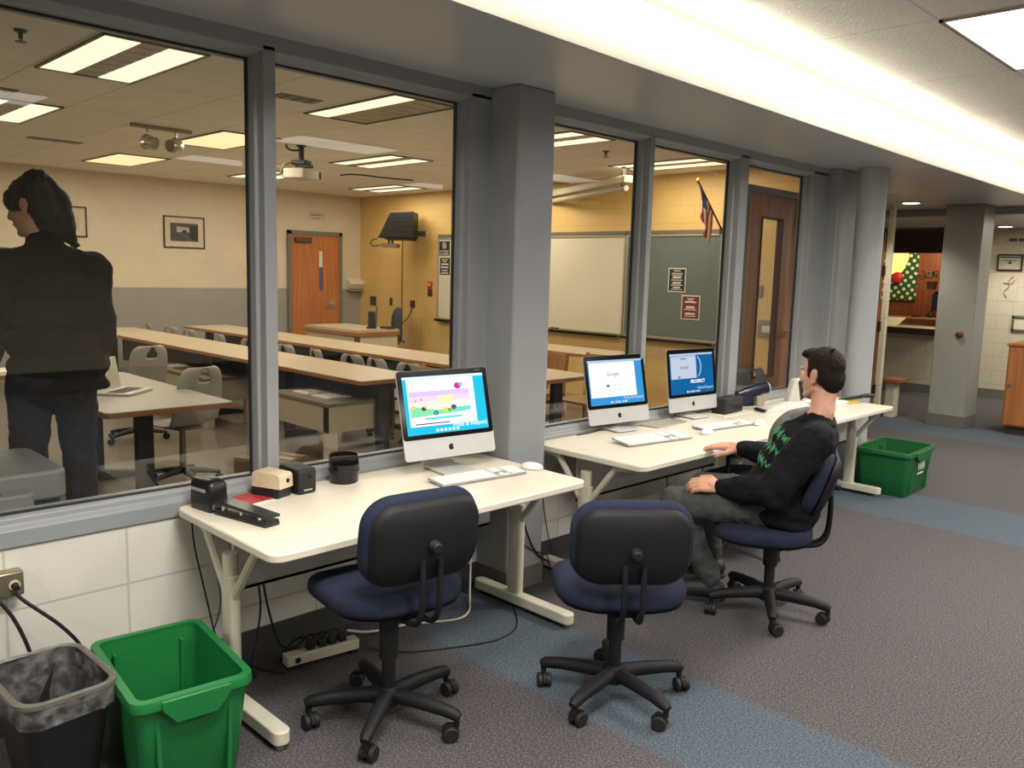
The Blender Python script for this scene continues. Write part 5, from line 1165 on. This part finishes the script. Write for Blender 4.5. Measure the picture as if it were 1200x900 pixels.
# drawstring at the hem
G().tube([s(T(.10,.12,-.02)), s(T(.115,.155,-.045)), s(T(.10,.19,-.04)), s(T(.09,.20,-.06))], .0035, n=6, smooth=2).build('drawstring', mat('black_cable', (20,20,22)), root)
TRO = mat('charcoal_trousers', (66,68,68), rough=.85, var=.1, scale=14, bump=.25, bscale=60)
B = Blob(); B.ell(s(T(0,.01,-.03)), (.158,.115,.09), MT); B.chain(sh(Lh, Lh.lerp(Lk, .5), Lk, Lk.lerp(La, .5), La+V((0,0,.02))), [.102,.096,.082,.070,.058]); B.chain(sh(Rh, Rh.lerp(Rk, .5), Rk, Rk.lerp(Ra, .5), Ra+V((0,0,.02))), [.094,.084,.070,.062,.054])
tro = B.mesh('trousers', TRO, root, vox=.007, smooth=7, rough=.008, rs=15)
SHOE = mat('black_shoe', (20,20,21), rough=.6)
for a, t_ in ((La, Lt), (Ra, Rt)):
    d = (t_-a); d.z = 0; d.normalize(); B = Blob(); z = V((0,0,1))
    B.chain(sh(a+z*(-.045)-d*.03, a-z*.045+d*.06, a-z*.055+d*.165), [.050,.050,.042]); B.chain(sh(a+z*.02, a-z*.03), [.048,.046])
    q = B.mesh('shoe', SHOE, root, vox=.006, smooth=4)
    for v in q.data.vertices:
        if v.co.z < .006: v.co.z = .006
    w = Matrix.Rotation(math.atan2(d.y, d.x), 3, 'Z'); c = s(a)+d*.055
    G().loft([[V((c.x,c.y,zz))+w @ V((x*k,y*k,0)) for x, y in rrect(.275,.095,.046,6)] for zz, k in ((0,.97),(.012,1.0),(.02,.98))]).build('sole', mat('shoe_sole', (40,40,42), rough=.7), q)

# ---- standing woman behind the glass
S('floor_platform', mat('platform_grey', (96,90,82), rough=.8), (-4.5,-3.83,.6,1.75,0,.25))
root = thing('person', 'standing woman behind the glass in dark jacket, back turned, dark hair tied up', 'person', (-4.0,1.2,.25))
O = V((-4.0,1.2,.25)); s = lambda v: V(v)-O
def sh(*p): return [V(q)-O for q in p]
fw = V((-.96,.12,0)).normalized(); lw = V((0,0,1)).cross(fw); MW = rotm(lw, fw, V((0,0,1)))
W = lambda x, y, z: V((-4.0,1.155,0))+lw*x+fw*y+V((0,0,z))
HC = W(.045,.05,1.845); fH = V((-.70,-.66,-.30))
Ls, Le, Lw = W(.185,0,1.585), W(.235,.03,1.31), W(.22,.23,1.14)
Rs, Re, Rw = W(-.175,0,1.585), W(-.200,.01,1.30), W(-.18,.17,1.10)
Lh, Lk, La = W(.09,0,1.10), W(.10,.02,.74), W(.085,-.01,.34)
Rh, Rk, Ra = W(-.09,0,1.10), W(-.10,.02,.74), W(-.10,-.01,.34)
B = Blob()
for z, a, d in ((1.12,.165,.115),(1.27,.135,.10),(1.42,.15,.105),(1.54,.16,.085)): B.ell(s(W(0,0,z)), (a,d,.12), MW)
B.chain(sh(W(0,.0,1.60), W(.02,.02,1.70), HC+V((0,0,-.06))), [.06,.05,.05]); B.chain(sh(Ls, Le, Lw), [.048,.038,.026]); B.chain(sh(Rs, Re, Rw), [.048,.038,.026])
B.chain(sh(Lh, Lk, La), [.088,.058,.04]); B.chain(sh(Rh, Rk, Ra), [.088,.058,.04])
for a in (La, Ra): B.chain(sh(a, a+fw*.14+V((0,0,-.055))), [.042,.032])
P, M, S_ = head(B, s(HC), fH, .96)
hand(B, s(Lw), (-.6,-.25,-.6), (-.5,-.3,.75), -1, .35, scale=.92); hand(B, s(Rw), (-.75,.1,-.5), (-.2,.5,.8), 1, .45, scale=.92)
B.mesh('body', SKIN_W, root, vox=.006, smooth=4)
face_parts(P, M, S_, root, .96, (50,36,28))
hb = Blob(); hb.ell(P(0,-.020,.038), (.082,.097,.092), M); hb.ell(P(0,-.055,-.02), (.076,.060,.085), M)
for q in (-1, 1): hb.ell(P(q*.074,.028,.03), (.012,.045,.05), M)
hb.ell(P(-.01,-.065,.115), (.045,.045,.036), M)
Q = [s(HC)+V((.01,.0,.115)), s(HC)+V((.01,.045,.105)), s(HC)+V((.015,.095,.03)), s(HC)+V((.02,.125,-.06)), s(HC)+V((.015,.145,-.125)), s(HC)+V((.01,.175,-.165))]
hb.chain(Q, [.032,.048,.054,.046,.030,.008])
hb.chain([s(HC)+V((.02,.05,.06)), s(HC)+V((.03,.085,-.05)), s(HC)+V((.03,.095,-.15))], [.05,.05,.02])
for i in range(12):
    a = random.uniform(-.02,.03); hb.cap(Q[4]+V((a,random.uniform(-.03,.01),random.uniform(-.02,.02))), Q[5]+V((a,random.uniform(-.02,.06),random.uniform(-.03,.03))), .007, .002, 8)
hb.ell(s(HC)+V((.03,.06,-.06)), (.06,.075,.11)); hb.ell(s(HC)+V((.02,.10,.0)), (.05,.06,.09)); hb.mesh('hair', HAIRB, root, vox=.006, smooth=9, rough=.004, rs=60)
G().tube([s(HC)+V((.01+.05*cos(a),.035+.012*sin(a),.105+.05*sin(a))) for a in [2*pi*i/16 for i in range(17)]], .007, n=6).build('hair_tie', mat('black_cable', (20,20,22)), root)
JKT = mat('dark_jacket', (25,23,20), rough=.85, var=.15, scale=5, spec=.2)
B = Blob()
for z, a, d in ((1.06,.212,.15),(1.16,.205,.15),(1.26,.192,.145),(1.38,.195,.142),(1.50,.198,.13),(1.58,.170,.095)): B.ell(s(W(-.035 if z < 1.2 else -.01,0,z)), (a,d,.10), MW)
B.chain(sh(Ls, Le, Lw), [.082,.072,.050]); B.chain(sh(Rs, Re, Rw), [.082,.072,.050]); B.cap(s(Ls), s(W(.05,0,1.60)), .08, .08); B.cap(s(Rs), s(W(-.05,0,1.60)), .08, .08); B.chain(sh(W(0,-.01,1.62), W(.01,0,1.68)), [.085,.072])
j = B.mesh('jacket', JKT, root, vox=.009, smooth=7, rough=.014, rs=9)
for v in j.data.vertices:
    if v.co.z+.25 < 1.06: v.co.z = 1.06-.25-(1.06-.25-v.co.z)*.12
TRB = mat('black_trousers', (17,17,19), rough=.8, var=.15)
B = Blob(); B.ell(s(W(0,0,1.08)), (.175,.13,.13), MW); B.chain(sh(Lh, Lk, La), [.096,.072,.058]); B.chain(sh(Rh, Rk, Ra), [.096,.072,.058])
B.mesh('trousers', TRB, root, vox=.009, smooth=6, rough=.008, rs=14)
for a in (La, Ra):
    B = Blob(); z = V((0,0,1)); B.chain(sh(a-z*.045-fw*.04, a-z*.05+fw*.06, a-z*.06+fw*.16), [.042,.042,.032]); B.chain(sh(a+z*.03, a-z*.03), [.05,.046])
    q = B.mesh('shoe', SHOE, root, vox=.007, smooth=4)
    for v in q.data.vertices:
        if v.co.z < 0: v.co.z = 0
# ------------------------------------------------------------------ far end of the library
t = thing('display_board', 'green board with white dots, glowing yellow patch and red ball behind the far counter', 'display board', (-5.32,14.275,1.80), radians(0))
DOTS = bpy.data.materials.new('dotted_paper'); DOTS.use_nodes = True
nt = DOTS.node_tree; b = nt.nodes['Principled BSDF']; L = nt.links
tc = nt.nodes.new('ShaderNodeTexCoord'); mp = nt.nodes.new('ShaderNodeMapping'); mp.inputs['Scale'].default_value = (10.5,.001,10.5); mp.inputs['Rotation'].default_value = (0,radians(38),0)
vo = nt.nodes.new('ShaderNodeTexVoronoi'); vo.inputs['Randomness'].default_value = .12; vo.inputs['Scale'].default_value = 1
rp = nt.nodes.new('ShaderNodeValToRGB'); rp.color_ramp.interpolation = 'CONSTANT'; rp.color_ramp.elements[0].color = rgb((236,234,216)); rp.color_ramp.elements[1].color = rgb((40,92,40)); rp.color_ramp.elements[1].position = .30
L.new(tc.outputs['Object'], mp.inputs[0]); L.new(mp.outputs[0], vo.inputs['Vector']); L.new(vo.outputs['Distance'], rp.inputs[0]); L.new(rp.outputs[0], b.inputs['Base Color'])
G().box(-.45,.29,-.02,.02,-.46,.46).build('dotted_panel', DOTS, t, bevel=.003)
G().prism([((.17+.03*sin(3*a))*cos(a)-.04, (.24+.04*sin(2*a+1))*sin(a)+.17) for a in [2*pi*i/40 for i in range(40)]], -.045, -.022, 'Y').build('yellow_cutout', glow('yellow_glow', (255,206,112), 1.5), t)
G().ell((.0,-.07,-.10), (.095,.05,.095), 20).build('red_ball', mat('red_ball', (206,50,56), rough=.4), t)
l = bpy.data.lights.new('display_lamp', 'AREA'); l.energy = 14; l.size = .8; l.color = (1,.78,.5); o = bpy.data.objects.new('display_lamp', l); C.objects.link(o); o.location = (-4.6,13.5,2.3); o.rotation_euler = (radians(35),0,0)
t = thing('counter', 'grey service counter with dark edge under the far dotted board', 'counter', (-5.05,13.12,0))
G().box(-.9,.92,-.22,.9,.93,.965).build('counter_top', mat('counter_grey', (176,170,150), rough=.4), t, bevel=.004); G().box(-.9,.92,-.235,-.22,.87,.965).build('counter_edge', mat('dark_walnut', (62,42,34)), t, bevel=.003)
G().box(-.9,.92,.48,.66,1.07,1.10).build('back_ledge', wood('ledge_wood', (150,100,60), (176,124,80), 'X'), t, bevel=.004)
def small(name, label, cat, o, loc_, rz=0): o.location = loc_; o.rotation_euler.z = rz; return tag(o, label, cat)
small('open_binder','white slanted paper leaning at the left end of the far counter','paper',G().loft([[V((-.17,.0,0)),V((.10,.0,0))],[V((-.12,.22,.13)),V((.16,.22,.13))]],cap=False,closed=False).loft([[V((-.17,.004,-.0)),V((.10,.004,0))],[V((-.17,.226,0)),V((.16,.226,.0))]],cap=False,closed=False).build('slanted_paper',mat('paper_cream',(220,208,176),rough=.7)),(-4.93,13.02,.967))
for x, c, l_ in ((-4.59,(40,32,28),'small dark round ornament on the far counter, left of two'),(-4.47,(70,44,34),'small brown round ornament on the far counter, right of two')):
    small('ornament', l_, 'ornament', G().lathe([(.001,0),(.035,.0),(.05,.03),(.04,.065),(.015,.075),(.001,.08)], n=18).build('round_ornament', mat('ornament%d' % c[0], c, rough=.35)), (x,13.69,1.102))
small('ornament','small wooden dish on the far counter beside the slanted paper','dish',G().lathe([(.001,0),(.05,0),(.10,.03),(.09,.03),(.045,.008),(.001,.006)],n=20).build('wooden_dish',mat('dish_brown',(120,80,56),rough=.5)),(-4.78,13.69,1.102))
t = thing('potted_plant', 'green leafy plant on a high shelf beyond the far pillar\'s left edge', 'plant', (-4.62,13.75,1.64))
G().box(-.22,.26,-.12,.16,-.14,-.11).build('shelf', wood('shelf_wood', (110,62,40), (138,84,54), 'X'), t); G().lathe([(.001,-.11),(.06,-.11),(.08,.01),(.07,.01),(.055,-.10),(.001,-.10)], n=18).build('pot', mat('pot_dark', (70,46,36), rough=.6), t)
g = G()
for i in range(70):
    a = random.uniform(0, 2*pi); e = random.uniform(-.3, 1.2); R0 = random.uniform(.05,.20); c = V((cos(a)*cos(e)*R0*1.35, sin(a)*cos(e)*R0, .05+sin(e)*R0*.6)); d = c.normalized(); q = d.cross(V((0,0,1))).normalized(); ln = random.uniform(.05,.085)
    g.quad(c, c+d*ln*.5+q*.022, c+d*ln+V((0,0,-.02)), c+d*ln*.5-q*.022)
g.build('leaves', mat('leaf_green', (54,76,44), rough=.6, var=.35, scale=30), t, smooth=False)
t = thing('picture_rack', 'small rack with blue and white cards on an angled wooden shelf by the far pillar', 'rack', (-4.50,13.85,1.40), radians(-10))
G().box(-.14,.16,-.06,.06,-.22,-.19).build('shelf', wood('shelf_wood', (110,62,40), (138,84,54), 'X'), t); G().prism([(-.05,-.19),(.05,-.19),(.06,.10),(.02,.10)], -.12, .14, 'X').build('rack_body', mat('rack_dark', (58,56,66), rough=.5), t)
for k in range(3): G().box(-.11+.085*k,-.04+.085*k,-.062,-.052,-.14,.06).build('card', mat('card%d' % k, ((70,90,150),(200,204,214),(90,80,110))[k], rough=.5), t)
t = thing('wooden_bench', 'brown wooden ledge seat projecting beside the beige partition end', 'bench', (-3.86,10.40,0)); G().box(-.06,.14,-.12,.22,.43,.475).build('bench_seat', wood('bench_wood', (122,76,46), (150,98,62), 'X'), t, bevel=.004); G().box(-.04,.06,-.04,.12,0,.43).build('bench_support', mat('bench_beige', (196,188,166), rough=.6), t)
small('alarm_button','small round brown button on the face of the far grey pillar','button',G().lathe([(.001,0),(.04,0),(.04,.02),(.028,.03),(.001,.032)],n=20).build('round_button',mat('button_brown',(96,50,40),rough=.4)),(-3.087,10.219,1.06)).rotation_euler = (radians(90),0,0)
FY = 13.45
def wframe(name, label, cat, x0, x1, z0, z1, fm, pm, e=.018):
    t = thing(name, label, cat, ((x0+x1)/2,FY,(z0+z1)/2)); w, h = (x1-x0)/2, (z1-z0)/2
    G().box(-w,w,-.02,0,h-e,h).box(-w,w,-.02,0,-h,-h+e).box(-w,-w+e,-.02,0,-h,h).box(w-e,w,-.02,0,-h,h).build('frame', fm, t); G().box(-w+e,w-e,-.008,0,-h+e,h-e).build('paper', pm, t); return t, w, h
PG = mat('paper_greyish', (206,202,184), rough=.7); INK = mat('ink_dark', (84,80,70), rough=.7)
t, w, h = wframe('framed_certificate', 'black-framed certificate on the far white wall right of the grey pillar', 'certificate', -3.66,-3.34,1.83,2.06, FB, PG)
G().quad((-w*.8,-.009,h*.55),(w*.8,-.009,h*.55),(w*.8,-.009,h*.72),(-w*.8,-.009,h*.72)).quad((-w*.5,-.009,h*.2),(w*.5,-.009,h*.2),(w*.5,-.009,h*.28),(-w*.5,-.009,h*.28)).quad((-.03,-.009,-.02),(.03,-.009,-.02),(0,-.009,.03)).build('lettering', INK, t, smooth=False)
t = thing('paper_drawing', 'faint brown and orange ink drawing on the far white wall below the certificate', 'drawing', (-3.50,FY,1.60)); G().box(-.13,.13,-.004,0,-.20,.18).build('paper', mat('paper_beige', (200,194,172), rough=.8), t); G().tube([(.06,-.006,.15),(.0,-.006,.08),(.03,-.006,.0),(-.05,-.006,-.06),(.0,-.006,-.15)], .014, n=6, smooth=2, flat=.3).build('ink_stroke', mat('ink_orange', (168,120,88), rough=.8), t); G().tube([(-.06,-.006,.06),(.05,-.006,.04),(.08,-.006,.10)], .010, n=6, smooth=2, flat=.3).build('ink_stroke', mat('ink_brown', (130,112,92), rough=.8), t)
t = thing('wall_lettering', 'small dark lettering sign high on the far white wall', 'sign', (-3.42,FY,2.26)); G().box(-.16,.16,-.006,0,-.035,.035).build('sign_face', mat('sign_beige', (186,180,162), rough=.6), t); G().quad((-.12,-.007,-.02),(-.02,-.007,-.02),(-.02,-.007,.02),(-.12,-.007,.02)).quad((.0,-.007,-.02),(.12,-.007,-.02),(.12,-.007,.02),(.0,-.007,.02)).build('lettering', INK, t, smooth=False)
wframe('framed_board', 'grey-framed white board standing behind the brown cabinet', 'board', -3.40,-2.9,.98,1.20, mat('frame_olive', (104,100,80), rough=.5), mat('board_white', (220,214,196), rough=.5), .03)
t = thing('wooden_cabinet', 'brown wooden cabinet cut off by the right edge of the view', 'cabinet', (-2.0,10.65,0)); CW_ = wood('cabinet_wood', (142,86,48), (170,108,64), 'Z', scale=4)
G().box(-.60,.60,-.38,.38,.09,.97).build('carcass', CW_, t, bevel=.004); G().box(-.615,.615,-.395,.395,.97,1.0).build('cabinet_top', CW_, t, bevel=.004); G().box(-.57,.57,-.35,.35,0,.09).build('plinth', mat('plinth_dark', (46,36,30), rough=.6), t)
for x in (-.295,.295):
    d = G().box(x-.285,x+.285,-.396,-.38,.11,.95).build('door', CW_, t, bevel=.003); G().cyl((x-.24 if x > 0 else x-.25,-.396,.55),(x-.24 if x > 0 else x-.25,-.42,.55),.014,n=12).build('knob', mat('knob_metal', (150,144,130), metal=.8, rough=.35), d)
